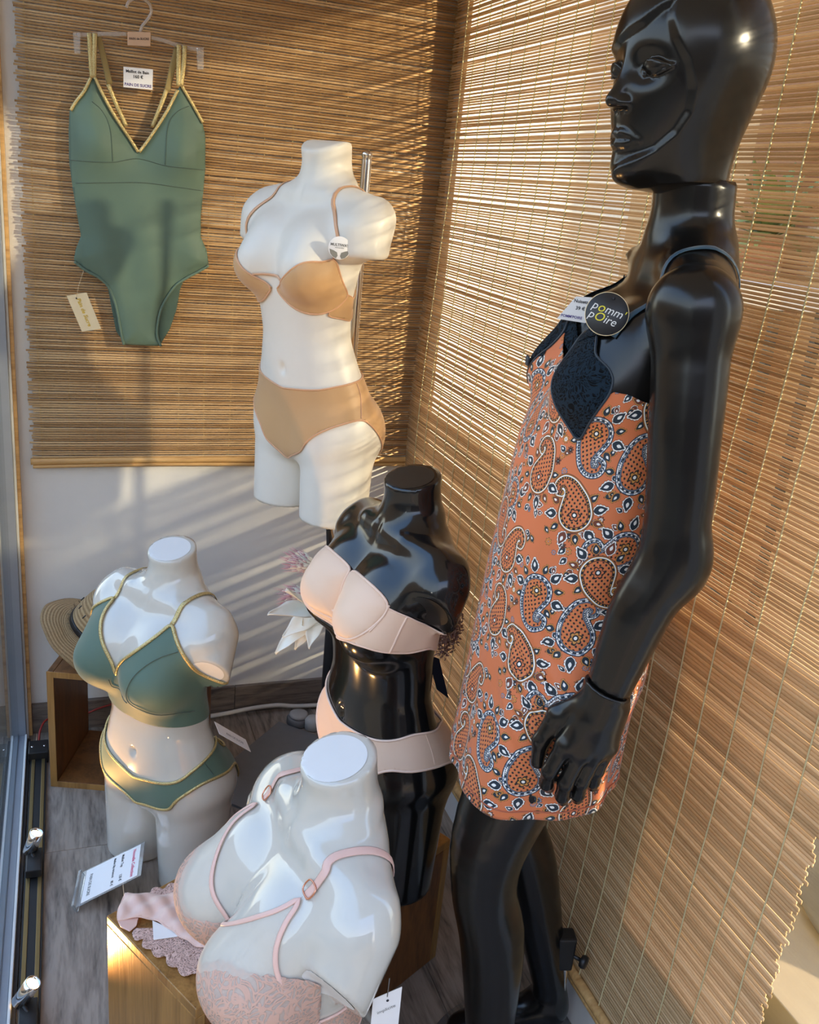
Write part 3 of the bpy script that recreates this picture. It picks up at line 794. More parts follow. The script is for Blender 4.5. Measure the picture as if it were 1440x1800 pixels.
blind(sb, (.893, .735, 0), (0, 1, 0), 1.630, .150, 1.985, 300, .0050, .0028, side_wave, M['bamboo_side'], [.045 + .0685 * i for i in range(23)], .0105, 23, 42, .96)

# ------------------------------------------------------------------ torsos
RAD = math.radians
BG = surface(F_bust, (-.26, -.25, -.02), (.26, .2, .83), .006)
BK = surface(lambda P: F_bust(P, 0, .55, .028), (-.26, -.25, -.02), (.26, .2, .83), .006)
BF = surface(lambda P: F_bust(P, .85, .65), (-.26, -.28, -.02), (.26, .2, .83), .006)
FX = surface(F_form, (-.25, -.24, -.02), (.25, .2, .83), .006)
green = Body(BG, (.180, 1.79, 0), RAD(-54), .965)
black = Body(BK, (.522, 1.37, .30), RAD(-80), .945)
front = Body(BF, (.306, .984, 0), RAD(-86), 1.0)
form = Body(FX, (.474, 1.86, .822), RAD(-64), .94)
def cap_disc(b, name, mat, c, n, r, k=.0435):
    """A flat moulded disc on a cut of the body (neck or arm), taken from the body's own surface."""
    V, T, N = b.V, b.T, b.N; n = np.array(n) / np.linalg.norm(n); c = np.array(c)
    g = np.minimum(.006 - np.abs((V - c) @ n), r - np.linalg.norm(V - c, axis=1)); g = np.minimum(g, k - np.linalg.norm((V - c) - ((V - c) @ n)[:, None] * n, axis=1)); g = np.minimum(g, (N @ n - .5) * .05)
    V2, T2, ex, cut = clip(V, T, g, (N,))
    return (V2 + ex[0] * .0007, T2) if len(T2) else None
def torso(b, label, mat, cap, form_=False, up=0.0):
    r = b.root('torso_mannequin', label=label, cat='mannequin', group='headless torso mannequins')
    mk('torso', b.V, b.Q, M[mat], r)
    if not form_:
        d = cap_disc(b, 'neck_cut', cap, (0, .006, .795), (.06, -.24, .97), .06)
        if d: tag(mk('neck_cut', d[0], d[1], M[cap], r), 'flat matt neck cut')
        for sg in (1, -1):
            d = cap_disc(b, 'arm_cut', cap, (sg * (.166 - .25 * up), -.044 + .5 * up, .586 + up), (sg * .42, -.75, -.51), .06, .0370)
            if d: mk('arm_cut', d[0], d[1], M[cap], r)
            else: print('no arm cut', label)
    return r
torso(green, 'glossy white torso mannequin in the green bikini standing on the floor', 'bust_gloss', 'neck_cap')
torso(black, 'glossy black torso mannequin with a peach strapless bra', 'black_gloss', 'black_cap', up=.028)
torso(front, 'glossy white torso mannequin in the foreground wearing the blush lace bra', 'bust_gloss', 'neck_cap')
torso(form, 'satin white torso mannequin on a chrome pole in nude underwear', 'bust_matte', 'neck_cap', True)

# ------------------------------------------------------------------ garments: pieces of a body's surface, lifted off it and cut along outlines
def uvs(b, pts):
    """Outline points: picture points (px, py) land on the body; ('u', u, z) stays as given."""
    out = []
    for p in pts:
        if p[0] == 'u': out.append((p[1], p[2]))
        elif p[0] == 'c': out.append((0.0, b.uv(p[1], p[2])[1]))     # picture point on the middle line
        else: out.append(b.uv(*p))
    return out
def mirror(pts): return [(-u, z) for u, z in pts]
def both(half): return mirror(half)[::-1] + half
def smooth_line(pts, n=40):
    P = spline(pts, n)
    for _ in range(5): P[1:-1] = .5 * P[1:-1] + .25 * (P[:-2] + P[2:])
    return [tuple(p) for p in P]
class Piece: pass
def piece(b, name, poly, mat, parent, lift=.0022, puff=0, thick=.0012, sel=None, mat_attr=None):
    """The part of the body surface inside POLY (u, z), lifted by LIFT, plus PUFF away from the edge."""
    V, T, N = b.V, b.T, b.N
    keep = np.ones(len(V), bool)
    u, z = body_uv(V); g = poly_sd(u, z, poly)
    if sel is not None: g = np.where(sel(V, N), g, -.01)
    V2, T2, ex, cut = clip(V, T, g, (N, g))
    if not len(T2): print('EMPTY PIECE', name); return None
    n = ex[0] / (np.linalg.norm(ex[0], axis=1, keepdims=True) + 1e-9)
    h = lift + puff * np.clip(ex[1] / .03, 0, 1) ** .6
    P = V2 + n * (h[:, None] if puff else lift)
    o = mk(name, P, T2, mat, parent); solid(o, thick)
    p = Piece(); p.o = o; p.V = P; p.N = n; p.ch = chains(cut); p.base = V2
    me = o.data; uvl = me.uv_layers.new(name='UVMap'); idx = np.zeros(len(me.loops), np.int32); me.loops.foreach_get('vertex_index', idx)
    uu, zz = body_uv(V2); uvl.data.foreach_set('uv', np.stack([uu[idx], zz[idx]], 1).astype(np.float32).ravel())
    return p
def edge(p, name, mat, parent, r=.0022, test=None, rt=None, n=None, min_len=12):
    """Trims along the cut edges of a piece."""
    out = []
    for c, closed in p.ch:
        P = p.V[c]; N = p.N[c]
        if test is not None:
            ok = test(P)
            if closed and ok.any() and not ok.all():                # start the run where the test begins
                k = int(np.argmax(~ok)); c = c[k:] + c[:k]; P = p.V[c]; N = p.N[c]; ok = test(P); closed_ = False
            else: closed_ = closed and ok.all()
            runs = []; cur = []
            for i, f in enumerate(ok):
                if f: cur.append(i)
                elif cur: runs.append(cur); cur = []
            if cur: runs.append(cur)
        else: runs = [list(range(len(c)))]; closed_ = closed
        for run in runs:
            if len(run) < min_len: continue
            Q = relax(P[run], closed_, 10); L = np.linalg.norm(np.diff(Q, axis=0), axis=1).sum(); m = max(8, int(L / .006))
            Q = relax(Q, closed_, 2, m); K = relax(N[run], closed_, 10, m) if len(run) > 3 else N[run]
            # normals at the resampled places
            d = ((Q[:, None] - p.V[np.array(c)[run]][None]) ** 2).sum(-1).argmin(1); K = N[run][d]
            if rt is None: V, F = tube_vf(Q, r, 8, closed_)
            else: V, F = tube_vf(Q + K * rt * .6, r, 8, closed_, normals=K, rt=rt)
            out.append(mk(name, V, F, mat, parent))
    return out
def line_on(b, pts, lift=.002, n=40, closed=False):
    """A line lying on the body through picture points and body points; gives points and normals."""
    Q = [b.pick(*p) if len(p) == 2 else Vector(p) for p in pts]
    S_ = spline([tuple(q) for q in Q], n, closed); P, N = [], []
    for q in S_:
        h, nn = b.near(q, lift); P.append(h); N.append(nn)
    P = relax(np.array(P), closed, 4); W_ = [b.near(q, lift) for q in P]
    return np.array([w[0] for w in W_]), relax(np.array([w[1] for w in W_]), closed, 3)
def strap(b, name, pts, mat, parent, w=.004, t=.0009, lift=.002, n=44, free=None):
    P, N = line_on(b, pts, lift, n)
    V, F = tube_vf(P, w, 8, False, normals=N, rt=t); return mk(name, V, F, mat, parent)
def seam(b, name, pts, mat, parent, r=.0008, lift=.003, n=36):
    P, N = line_on(b, pts, lift, n); return tube(name, P, r, mat, parent, sides=6)

def upper_edge(z0): return lambda P: P[:, 2] > z0

# nude push-up bra and brief on the satin torso
r = form.root('push_up_bra', label='smooth nude push-up bra on the satin white torso', cat='bra')
c_in = [('c', 487, 512)]
cupL = uvs(form, [('u', .006, form.uv(492, 510)[1] + .002), (496, 497), (506, 481), (522, 466), (545, 459), (565, 462), (580, 457), (588, 450), (592, 462), (597, 485), (606, 508), (612, 518), (602, 532), (580, 548), (555, 553), (528, 547), (508, 533), (497, 520)])
cupL = smooth_line(cupL + cupL[:1], 60)[:-1]
zb = .515; zt = .548
for s in (1, -1):
    p = piece(form, 'cup', cupL if s == 1 else mirror(cupL), M['nude'], r, .0028, .006)
    if p: edge(p, 'cup_edge', M['nude_trim'], r, .0020)
u1 = form.uv(606, 512)[0]
band_top = [(u1 - .01, form.uv(608, 512)[1]), form.uv(628, 527), (.27, zt - .004), (.36, zt - .004), (.46, zt - .006)]
band_bot = [(.46, zb), (.36, zb), (.27, zb - .002), form.uv(624, 566), form.uv(598, 560), (form.uv(575, 553)[0], form.uv(575, 553)[1] - .003)]
for s in (1, -1):
    q = band_top + band_bot; p = piece(form, 'side_band', q if s == 1 else mirror(q), M['nude'], r, .0024)
    if p: edge(p, 'band_edge', M['nude_trim'], r, .0013)
z_g = form.uv(488, 513)[1]
seam(form, 'centre_gore', [tuple(form.near((-.016, -.2, z_g - .004))[0]), tuple(form.near((0, -.2, z_g))[0]), tuple(form.near((.016, -.2, z_g - .004))[0])], M['nude_trim'], r, .0026, .002, 16)
sx = form.pick(588, 452)
for s in (1, -1):
    pts = [(s * sx.x, sx.y, sx.z), (s * (sx.x + .006), sx.y + .022, sx.z + .045), (s * .084, -.02, .672), (s * .086, .02, .70), (s * .082, .075, .655), (s * .072, .10, .60), (s * .066, .09, .545)]
    strap(form, 'shoulder_strap', pts, M['nude_trim'], r, .0042, .0010, .002)
    t_ = form.near((s * sx.x, sx.y, sx.z + .004), .004); rg = spline([(math.cos(a) * .0045, 0, math.sin(a) * .0045) for a in np.linspace(0, 6.283, 12, endpoint=False)], 24, True)
    tube('strap_ring', rg + np.array(t_[0]), .0009, M['rose_gold'], r, sides=6, closed=True)
r = form.root('brief', label='smooth nude high-waisted brief on the satin white torso', cat='underwear')
wz = form.uv(515, 687)[1]; hz = form.uv(628, 672)[1]
top = [(0, wz), form.uv(550, 686), form.uv(590, 680), form.uv(627, 671), (.27, hz + .01), (.35, hz + .014), (.46, hz + .014)]
cz = form.uv(520, 804)[1]
leg = [(0, cz - .012), (.006, cz - .010), form.uv(527, 797), form.uv(535, 783), form.uv(552, 766), form.uv(590, 749), form.uv(630, 738), form.uv(650, 746), (.29, .160), (.34, .125), (.40, .105), (.46, .10)]
half = smooth_line(top, 40), smooth_line(leg, 60)
poly = both(half[0]) + both(half[1])[::-1]
p = piece(form, 'brief_panel', poly, M['nude'], r, .0022)
edge(p, 'elastic_edge', M['nude_trim'], r, .0020)
seam(form, 'side_seam', [(626, 674), (633, 700), (634, 736)], M['nude_trim'], r, .0012)

# sage green bikini with gold glitter piping
def mid(b, px, py): return b.uv(px, py)[1]
r = green.root('bikini_bra', label='sage green bikini top edged in gold on the white torso', cat='bikini')
zV = mid(green, 192, 1186)
neck = [(0, zV), green.uv(212, 1168), green.uv(240, 1146), green.uv(272, 1122), green.uv(301, 1098)]
arm_ = [green.uv(304, 1097), green.uv(308, 1118), green.uv(318, 1142), green.uv(334, 1166), green.uv(356, 1184), (.255, .520), (.33, .500), (.46, .490)]
bz = mid(green, 215, 1262)
bot = [(.46, .452), (.33, .450), green.uv(380, 1246), green.uv(352, 1268), green.uv(318, 1277), green.uv(280, 1276), green.uv(245, 1266), (0, green.uv(245, 1266)[1] + .002)]
half_t = smooth_line(neck, 30) + smooth_line(arm_, 40); half_b = smooth_line(bot[::-1], 40)
poly = both(half_t) + both(half_b)[::-1]
p = piece(green, 'bikini_bodice', poly, M['sage'], r, .0026)
if p: edge(p, 'gold_piping', M['gold'], r, .0040, lambda P: P[:, 2] > .478, .0026)
tpx = green.pick(302, 1099)
for s in (1, -1):
    pts = [(s * tpx.x, tpx.y, tpx.z), (s * (tpx.x + .004), tpx.y + .025, tpx.z + .045), (s * .088, -.018, .695), (s * .090, .02, .712), (s * .084, .075, .66), (s * .070, .098, .60), (s * .060, .09, .50)]
    strap(green, 'gold_strap', pts, M['gold'], r, .0048, .0012, .0028)
sm = [green.uv(312, 1146), green.uv(278, 1158), green.uv(243, 1184), green.uv(226, 1212), green.uv(228, 1232), green.uv(250, 1244), green.uv(290, 1253)]
M['sage_seam'] = cloth('dark_sage_stitching', srgb(62, 84, 72), .7)
seam(green, 'cup_seam', [(313, 1146), (280, 1157), (246, 1180), (227, 1208), (228, 1232), (252, 1245), (292, 1253), (340, 1248)], M['sage_seam'], r, .0010, .0046)
seam(green, 'front_seam', [(192, 1192), (203, 1206), (226, 1233)], M['sage_seam'], r, .0010, .0046, 20)
r = green.root('bikini_brief', label='sage green bikini bottom edged in gold on the white torso', cat='bikini')
wz = mid(green, 262, 1380)
top = [(0, wz), green.uv(300, 1378), green.uv(340, 1352), green.uv(372, 1320), green.uv(388, 1288), (.28, .322), (.36, .300), (.46, .295)]
cz = mid(green, 284, 1430)
leg = [(0, cz - .014), (.006, cz - .012), green.uv(292, 1424), green.uv(305, 1411), green.uv(330, 1393), green.uv(370, 1368), green.uv(410, 1340), (.285, .262), (.33, .190), (.40, .13), (.46, .12)]
poly = both(smooth_line(top, 50)) + both(smooth_line(leg, 60))[::-1]
p = piece(green, 'bikini_panel', poly, M['sage'], r, .0024)
if p: edge(p, 'gold_piping', M['gold'], r, .0034, None, .0022)
seam(green, 'side_seam', [(357, 1339), (366, 1352), (373, 1362)], M['sage_seam'], r, .0010, .0042, 14)

# peach strapless bra and hipster on the black torso
r = black.root('strapless_bra', label='pale peach strapless bra on the glossy black torso', cat='bra')
cup = black.uv(566, 1058), black.uv(569, 1036), black.uv(578, 1014), black.uv(594, 1002), black.uv(612, 1003), black.uv(640, 1014), black.uv(664, 1036), black.uv(686, 1063), black.uv(672, 1086), black.uv(645, 1110), black.uv(616, 1124), black.uv(594, 1113), black.uv(576, 1088)
cup = smooth_line(list(cup) + [cup[0]], 60)[:-1]
cup = [(max(u, .004), z) for u, z in cup]
for s in (1, -1):
    p = piece(black, 'cup', cup if s == 1 else mirror(cup), M['peach'], r, .0030, .009)
    if p: edge(p, 'wire_casing', M['peach_trim'], r, .0023)
ua, za = black.uv(684, 1064); ub, zb = black.uv(645, 1112)
bt = [(ua - .012, za), black.uv(720, 1084), black.uv(755, 1100), (.33, .500), (.46, .498)]
bo = [(.46, .452), (.33, .452), black.uv(752, 1139), black.uv(720, 1147), black.uv(680, 1146), black.uv(640, 1136), black.uv(612, 1126), black.uv(590, 1112)]
for s in (1, -1):
    q = bt + bo; p = piece(black, 'side_band', q if s == 1 else mirror(q), M['peach'], r, .0026)
    if p: edge(p, 'band_edge', M['peach_trim'], r, .0014)
for a in ([(685, 1064), (672, 1086), (650, 1110)], [(716, 1083), (698, 1116), (684, 1146)]): seam(black, 'boning', a, M['peach_trim'], r, .0020, .003, 16)
zg = black.uv(568, 1062)[1]
seam(black, 'centre_gore', [tuple(black.near((-.014, -.2, zg))[0]), tuple(black.near((0, -.2, zg - .002))[0]), tuple(black.near((.014, -.2, zg))[0])], M['peach_trim'], r, .0022, .003, 12)
r = black.root('hipster_brief', label='pale peach hipster brief on the glossy black torso', cat='underwear')
wz = black.uv(612, 1282)[1]
top = [(-.02, wz), black.uv(655, 1299), black.uv(700, 1300), black.uv(745, 1287), black.uv(780, 1262), black.uv(794, 1240), (.36, .335), (.46, .330)]
top[0] = (0, min(wz, top[1][1] + .004))
leg = [(0, .118), (.008, .120), (.045, .160), black.uv(662, 1357), black.uv(720, 1357), black.uv(770, 1347), black.uv(798, 1338), (.37, .20), (.41, .15), (.46, .13)]
leg = sorted(leg, key=lambda q: q[0]); top = sorted(top, key=lambda q: q[0])
poly = both(smooth_line(top, 50)) + both(smooth_line(leg, 60))[::-1]
p = piece(black, 'brief_panel', poly, M['peach'], r, .0024)
if p: edge(p, 'elastic_edge', M['peach_trim'], r, .0022)
seam(black, 'side_seam', [(746, 1287), (756, 1315), (763, 1344)], M['peach_trim'], r, .0009, .0026, 16)

# blush lace bra on the foreground torso
def lace_mat(name, thread, ground, mix, scale, alpha):
    """Lace: a fine net with scrolled raised threads; the gaps are open."""
    N = Nodes(name); tc = N.n('TexCoord'); nz = N.n('TexNoise', i_Vector=tc.outputs['Object'], i_Scale=scale * .28, i_Detail=1)
    ad = N.n('MixRGB') if False else N.n('VectorMath', operation='SCALE'); N.l(nz.outputs['Color'], ad.inputs[0]); ad.inputs['Scale'].default_value = .05
    v2 = N.n('VectorMath', operation='ADD'); N.l(tc.outputs['Object'], v2.inputs[0]); N.l(ad.outputs[0], v2.inputs[1])
    vo = N.n('TexVoronoi', feature='DISTANCE_TO_EDGE', i_Vector=v2.outputs[0], i_Scale=scale)
    wv = N.n('TexVoronoi', i_Vector=v2.outputs[0], i_Scale=scale * .45); sn = N.n('Math', operation='SINE'); mu = N.n('Math', operation='MULTIPLY', i_1=26.0)
    N.l(wv.outputs['Distance'], mu.inputs[0]); N.l(mu.outputs[0], sn.inputs[0])
    a = N.ramp(vo.outputs['Distance'], [(.05, (1, 1, 1)), (.13, (0, 0, 0))]); b_ = N.ramp(sn.outputs[0], [(.35, (0, 0, 0)), (.7, (1, 1, 1))])
    mx = N.mix(1.0, a, b_, 'LIGHTEN')
    col = N.mix(mx, ground, thread)
    b = N.bsdf(col, .85, 0, Specular_IOR_Level=.25); N.l(N.bump(mx, .6, .0012), b.inputs['Normal'])
    al = N.ramp(mx, [(0, (alpha,) * 3), (1, (1, 1, 1))]); N.l(al, b.inputs['Alpha'])
    return N.done(b)
M['lace_blush'] = lace_mat('blush_lace', srgb(206, 168, 150), srgb(226, 204, 190), .5, 85, .45)
M['lace_pink'] = lace_mat('pink_beige_lace', srgb(222, 190, 178), srgb(206, 170, 156), .5, 150, .35)
M['lace_navy'] = lace_mat('dark_teal_lace', srgb(20, 38, 52), srgb(5, 9, 13), .5, 130, .8)
def net_mat(name, col, alpha):
    N = Nodes(name); b = N.bsdf(col, .6, 0, Alpha=alpha, Sheen_Weight=.3); return N.done(b)
M['net'] = net_mat('sheer_ivory_net', srgb(236, 228, 214), .42)
r = front.root('lace_bra', label='blush lace full-cup bra with sheer net on the foreground torso', cat='bra')
gx = front.uv(372, 1622)
cup = [(.004, gx[1]), front.uv(390, 1626), front.uv(440, 1616), front.uv(490, 1601), front.uv(536, 1576), front.uv(508, 1614), front.uv(490, 1650), front.uv(484, 1690), front.uv(492, 1726), front.uv(515, 1756), (.150, .500), (.10, .470), (.05, .468), (.012, .50)]
tipu = cup[4]
cup = smooth_line(cup[:5], 24) + smooth_line(cup[5:], 40)
lace_line = uvs(front, [(352, 1686), (390, 1692), (430, 1710), (462, 1716), (484, 1718)])
for s in (1, -1):
    q = cup if s == 1 else mirror(cup)
    p = piece(front, 'sheer_cup', q, M['net'], r, .0024, .002, .0006)
    if p: edge(p, 'satin_edge', M['blush'], r, .0034, None, .0014)
ll = [(.0, lace_line[0][1] + .004)] + [u for u in lace_line if u[0] > .01] + [(.165, lace_line[-1][1] - .012)]
sc = smooth_line(sorted(ll), 60); sc = [(u, z + .0035 * abs(math.sin(u * 260))) for u, z in sc]
low = [(.165, .488), (.10, .462), (.05, .460), (.0, .492)]
for s in (1, -1):
    q = sc + low; p = piece(front, 'lace_cup', q if s == 1 else mirror(q), M['lace_blush'], r, .0036, .002, .0008, sel=lambda V, N: (V[:, 1] < -.02))
    if p: edge(p, 'wire_casing', M['blush'], r, .0028, lambda P: P[:, 2] < .505)
bt = [(.0, .497), (.06, .478), (.12, .490), (.17, .505), (.22, .520), (.28, .530), (.36, .532), (.46, .532)]
bo = [(.46, .462), (.30, .458), (.20, .448), (.12, .438), (.06, .432), (0, .435)]
poly = both(smooth_line(bt, 40)) + both(smooth_line(bo[::-1], 40))[::-1]
p = piece(front, 'lace_band', poly, M['lace_blush'], r, .0022, 0, .0008)
if p: edge(p, 'band_edge', M['blush'], r, .0018)
tp_ = front.pick(537, 1577)
for s in (1, -1):
    pts = [(s * tp_.x, tp_.y, tp_.z), (s * (tp_.x + .004), tp_.y + .022, tp_.z + .035), (s * .088, -.018, .70), (s * .092, .025, .714), (s * .090, .07, .67), (s * .082, .098, .60), (s * .074, .092, .525)]
    strap(front, 'shoulder_strap', pts, M['blush'], r, .0062, .0011, .0024)
    h, nn = front.near((s * tp_.x, tp_.y + .006, tp_.z + .010), .005)
    t1 = Vector((0, 1, 1)).cross(nn).normalized(); t2 = nn.cross(t1)
    P = [h + t1 * a * .0085 + t2 * b_ * .0075 for a, b_ in ((-1, -1), (1, -1), (1, 1), (-1, 1))]
    tube('strap_slider', spline([tuple(q_) for q_ in P], 24, True), .0011, M['rose_gold'], r, sides=6, closed=True)

# ------------------------------------------------------------------ chrome pole stand of the satin torso
st = empty('torso_stand', (.588, 1.95, 0), 0, 'chrome pole stand on a grey square base plate behind the satin torso', 'stand')
ang = RAD(45)
V, F = box_vf((-.19, -.19, 0), (.19, .19, .008)); Rm = np.array(Matrix.Rotation(ang, 3, 'Z')); V = np.array(V) @ Rm.T + np.array([-.039, .074, 0])
bevel(mk('base_plate', V, F, M['grey_plate'], st, False), .001)
mk('lower_tube', *lathe_vf([(.0175, .008), (.0175, .56), (.0165, .565)], 24), M['dark_metal'], st)
mk('upper_tube', *lathe_vf([(.0105, .55), (.0105, 1.548), (.0095, 1.553), (.0115, 1.556), (.0110, 1.563), (.004, 1.566)], 24), M['chrome'], st)
w_ = form.M @ Vector((0, .10, .02)); 
tube('support_rod', [(-.015, -.02, .60), (-.03, -.03, .68), (-.04, -.03, .80), (-.05, -.035, .86)], .006, M['dark_metal'], st)
tube('support_rod', [(0, 0, .70), (-.02, -.02, .71), (-.06, -.045, .83)], .006, M['chrome'], st)
tube('clamp_collar', [(0, 0, .545), (0, 0, .575)], .021, M['dark_metal'], st, sides=20)

# ------------------------------------------------------------------ long gold crate in front (A left corner, d long side, e short side)
A = Vector((.036, 1.316, 0)); d_ = Vector((.885, .466, 0)).normalized(); e_ = Vector((.466, -.885, 0)).normalized()
cr = empty('wooden_crate', A, math.atan2(d_.y, d_.x), 'long gold-brown wooden crate under the black torso, nearest the front', 'crate') if False else empty('wooden_crate', A, math.atan2(d_.y, d_.x), 'long gold-brown wooden crate carrying the black torso and the blush brief', 'crate')
L, Wd, H, t = .60, .258, .298, .018                                  # local x along the long side, -y towards the front
box('top_board', (0, -Wd, H - t), (L, 0, H), M['crate'], cr, .002)
box('end_board', (0, -Wd, 0), (t, 0, H - t), M['crate'], cr, .002)
box('end_board', (L - t, -Wd, 0), (L, 0, H - t), M['crate'], cr, .002)
box('front_board', (t, -Wd, 0), (L - t, -Wd + t, H - t), M['crate_in'], cr, .002)  # unlit front: its shade is put into the colour by darker wood
box('back_board', (t, -t, 0), (L - t, 0, H - t), M['crate_in'], cr, .002)
# open crate by the back wall
c2 = empty('wooden_crate', (-.068, 2.122, 0), RAD(-20), 'open brown wooden crate by the back wall under the straw hat', 'crate')
L2, D2, H2, t2 = .35, .235, .328, .016
box('side_board', (0, 0, 0), (t2, D2, H2), M['crate_in'], c2, .002)
box('side_board', (L2 - t2, 0, 0), (L2, D2, H2), M['crate_in'], c2, .002)
box('top_board', (t2, 0, H2 - t2), (L2 - t2, D2, H2), M['crate_in'], c2, .002)
box('bottom_board', (t2, 0, 0), (L2 - t2, D2, t2), M['crate_in'], c2, .002)
box('edge_strip', (-.001, -.002, 0), (t2, .0, H2), M['crate'], c2, .0008)
box('edge_strip', (t2, -.002, H2 - t2), (L2, .0, H2), M['crate'], c2, .0008)
box('edge_strip', (t2, -.002, 0), (L2, .0, t2), M['crate'], c2, .0008)

# ------------------------------------------------------------------ straw hat leaning on the crate
def straw():
    N = Nodes('plaited_straw'); tc = N.n('TexCoord'); uv = N.n('UVMap')
    mp = N.n('Mapping', i_Vector=uv.outputs[0]); mp.inputs['Scale'].default_value = (170, 28, 1)
    wv = N.n('TexWave', i_Vector=mp.outputs[0], i_Scale=1.0, i_Distortion=1.5, bands_direction='DIAGONAL'); w2 = N.n('TexWave', i_Vector=uv.outputs[0], i_Scale=12, bands_direction='Y')
    nz = N.n('TexNoise', i_Vector=tc.outputs['Object'], i_Scale=160, i_Detail=3)
    h = N.mix(.5, wv.outputs['Color'], w2.outputs['Color']); h = N.mix(.35, h, nz.outputs['Color'])
    c = N.ramp(h, [(.15, srgb(112, 86, 56)), (.5, srgb(172, 142, 100)), (.85, srgb(212, 186, 140))])
    b = N.bsdf(c, .75); N.l(N.bump(h, .8, .003), b.inputs['Normal']); return N.done(b)
M['straw'] = straw()
def hat():
    t = empty('straw_hat', (0, 0, 0), 0, 'straw hat with black band resting on the open crate', 'hat')
    seg = 72; prof = []
    for r_, z in [(.150, -.014), (.146, -.012), (.125, -.004), (.105, .001), (.090, .005), (.083, .012), (.080, .03), (.077, .06), (.072, .090), (.066, .108), (.055, .116), (.040, .112), (.020, .100), (.001, .094)]: prof.append((r_, z))
    V, UV = [], []
    for j, (r_, z) in enumerate(prof):
        for i in range(seg):
            a = 2 * math.pi * i / seg; c, s = math.cos(a), math.sin(a); rr = r_; zz = z
            if r_ > .1: zz += .012 * (r_ - .09) / .06 * math.cos(2 * a + .4) + .0015 * math.sin(a * 9)
            if z > .05 and r_ > .02: rr *= 1 - .16 * (z - .05) / .06 * s * s; zz += .010 * (z - .05) / .06 * c * c - .012 * max(0, (.05 - r_)) / .05
            V.append((rr * c, rr * s * .94, zz)); UV.append((i / seg, j / len(prof)))
    F = [(j * seg + i, j * seg + (i + 1) % seg, (j + 1) * seg + (i + 1) % seg, (j + 1) * seg + i) for j in range(len(prof) - 1) for i in range(seg)]
    def part(name, js):
        ff = [f for f in F if (f[0] // seg) in js]; used = sorted({i for f in ff for i in f}); mp = {k: n for n, k in enumerate(used)}
        o = mk(name, [V[k] for k in used], [tuple(mp[k] for k in f) for f in ff], M['straw'], t); uvl = o.data.uv_layers.new(name='UVMap')
        for p in o.data.polygons:
            for li, vi in zip(p.loop_indices, p.vertices): uvl.data[li].uv = UV[used[vi]]
        solid(o, .003, 1); return o
    part('brim', range(0, 5)); part('crown', range(5, len(prof) - 1))
    P = [(.0835 * math.cos(a), .0835 * math.sin(a) * .94, .020) for a in np.linspace(0, 2 * math.pi, 64, endpoint=False)]
    V2, F2 = tube_vf(P, .011, 8, True, normals=[(p[0], p[1], 0) for p in P], rt=.0025); mk('hat_band', V2, F2, M['black_plastic'], t)
    q = random.Random(2)
    parts = []
    for k in range(90):                                             # frayed fringe of the band
        a = q.uniform(0, 6.283); r0 = .086; p0 = np.array([r0 * math.cos(a), r0 * math.sin(a) * .94, .020 + q.uniform(-.012, .012)])
        p1 = p0 + np.array([math.cos(a) * .006, math.sin(a) * .006, q.uniform(-.004, .008)]); parts.append(tube_vf([p0, p1], .0004, 3))
    f = mk('band_fringe', *join_vf(parts), M['black_plastic'], t); f['kind'] = 'stuff'
    for k in range(14):
        a = k / 14 * 6.283; P = [(.0775 * math.cos(a) * 1.0, .0775 * math.sin(a) * .94, .058), (.0755 * math.cos(a + .03), .0755 * math.sin(a + .03) * .94, .070)]
        tube('vent_hole', [tuple(np.array(p) * (1.03, 1.03, 1)) for p in P], .0022, M['black_plastic'], t, sides=6)
    return t
ht = hat(); hp = Vector((.056, 2.20, .384))
ht.matrix_world = Matrix.Translation(hp) @ Matrix.Rotation(RAD(26), 4, 'Y') @ Matrix.Rotation(RAD(14), 4, 'X') @ Matrix.Rotation(RAD(35), 4, 'Z')
wtag = empty('paper_tag', (.0, 0, 0), 0, 'small white paper tag standing behind the straw hat', 'tag')
a_, b_ = aty(132, 1086, 2.28), aty(160, 1100, 2.28)
V, F = box_vf((0, 0, 0), (abs(b_.x - a_.x), .001, .028)); mk('card', V, F, M['paper'], wtag, False); wtag.location = (a_.x, 2.28, a_.z - .018)

# ------------------------------------------------------------------ floor light track with spot lamps along the glass
TX = -.100
tr = empty('light_track', (TX, 1.30, 0), 0, 'black floor track with brass strips along the window sill', 'track')
box('rail', (-.020, -1.0, 0), (.020, .93, .012), M['black_plastic'], tr, .001)
M['brass'] = plain('dull_brass', srgb(150, 128, 84), .35, .8)
for s in (-1, 1): box('brass_strip', (s * .012 - .004, -1.0, .0115), (s * .012 + .004, .93, .0145), M['brass'], tr, .0005)
box('end_feed', (-.024, .925, 0), (.024, .985, .034), M['black_plastic'], tr, .002)
for s in (-1, 1): tube('screw', [(s * .015, .955, .033), (s * .015, .955, .0355)], .0035, M['chrome'], tr, sides=10)
M['red_wire'] = plain('red_cable', srgb(150, 40, 30), .5)
P = spline([(TX, 2.285, .024), (TX + .004, 2.305, .05), (TX + .02, 2.335, .062), (-.045, 2.355, .05), (.0, 2.362, .045), (.05, 2.366, .062), (.10, 2.367, .075)], 40)
tag(tube('red_cable', P, .0028, M['red_wire']), 'thin red cable from the track end to behind the open crate', 'cable')
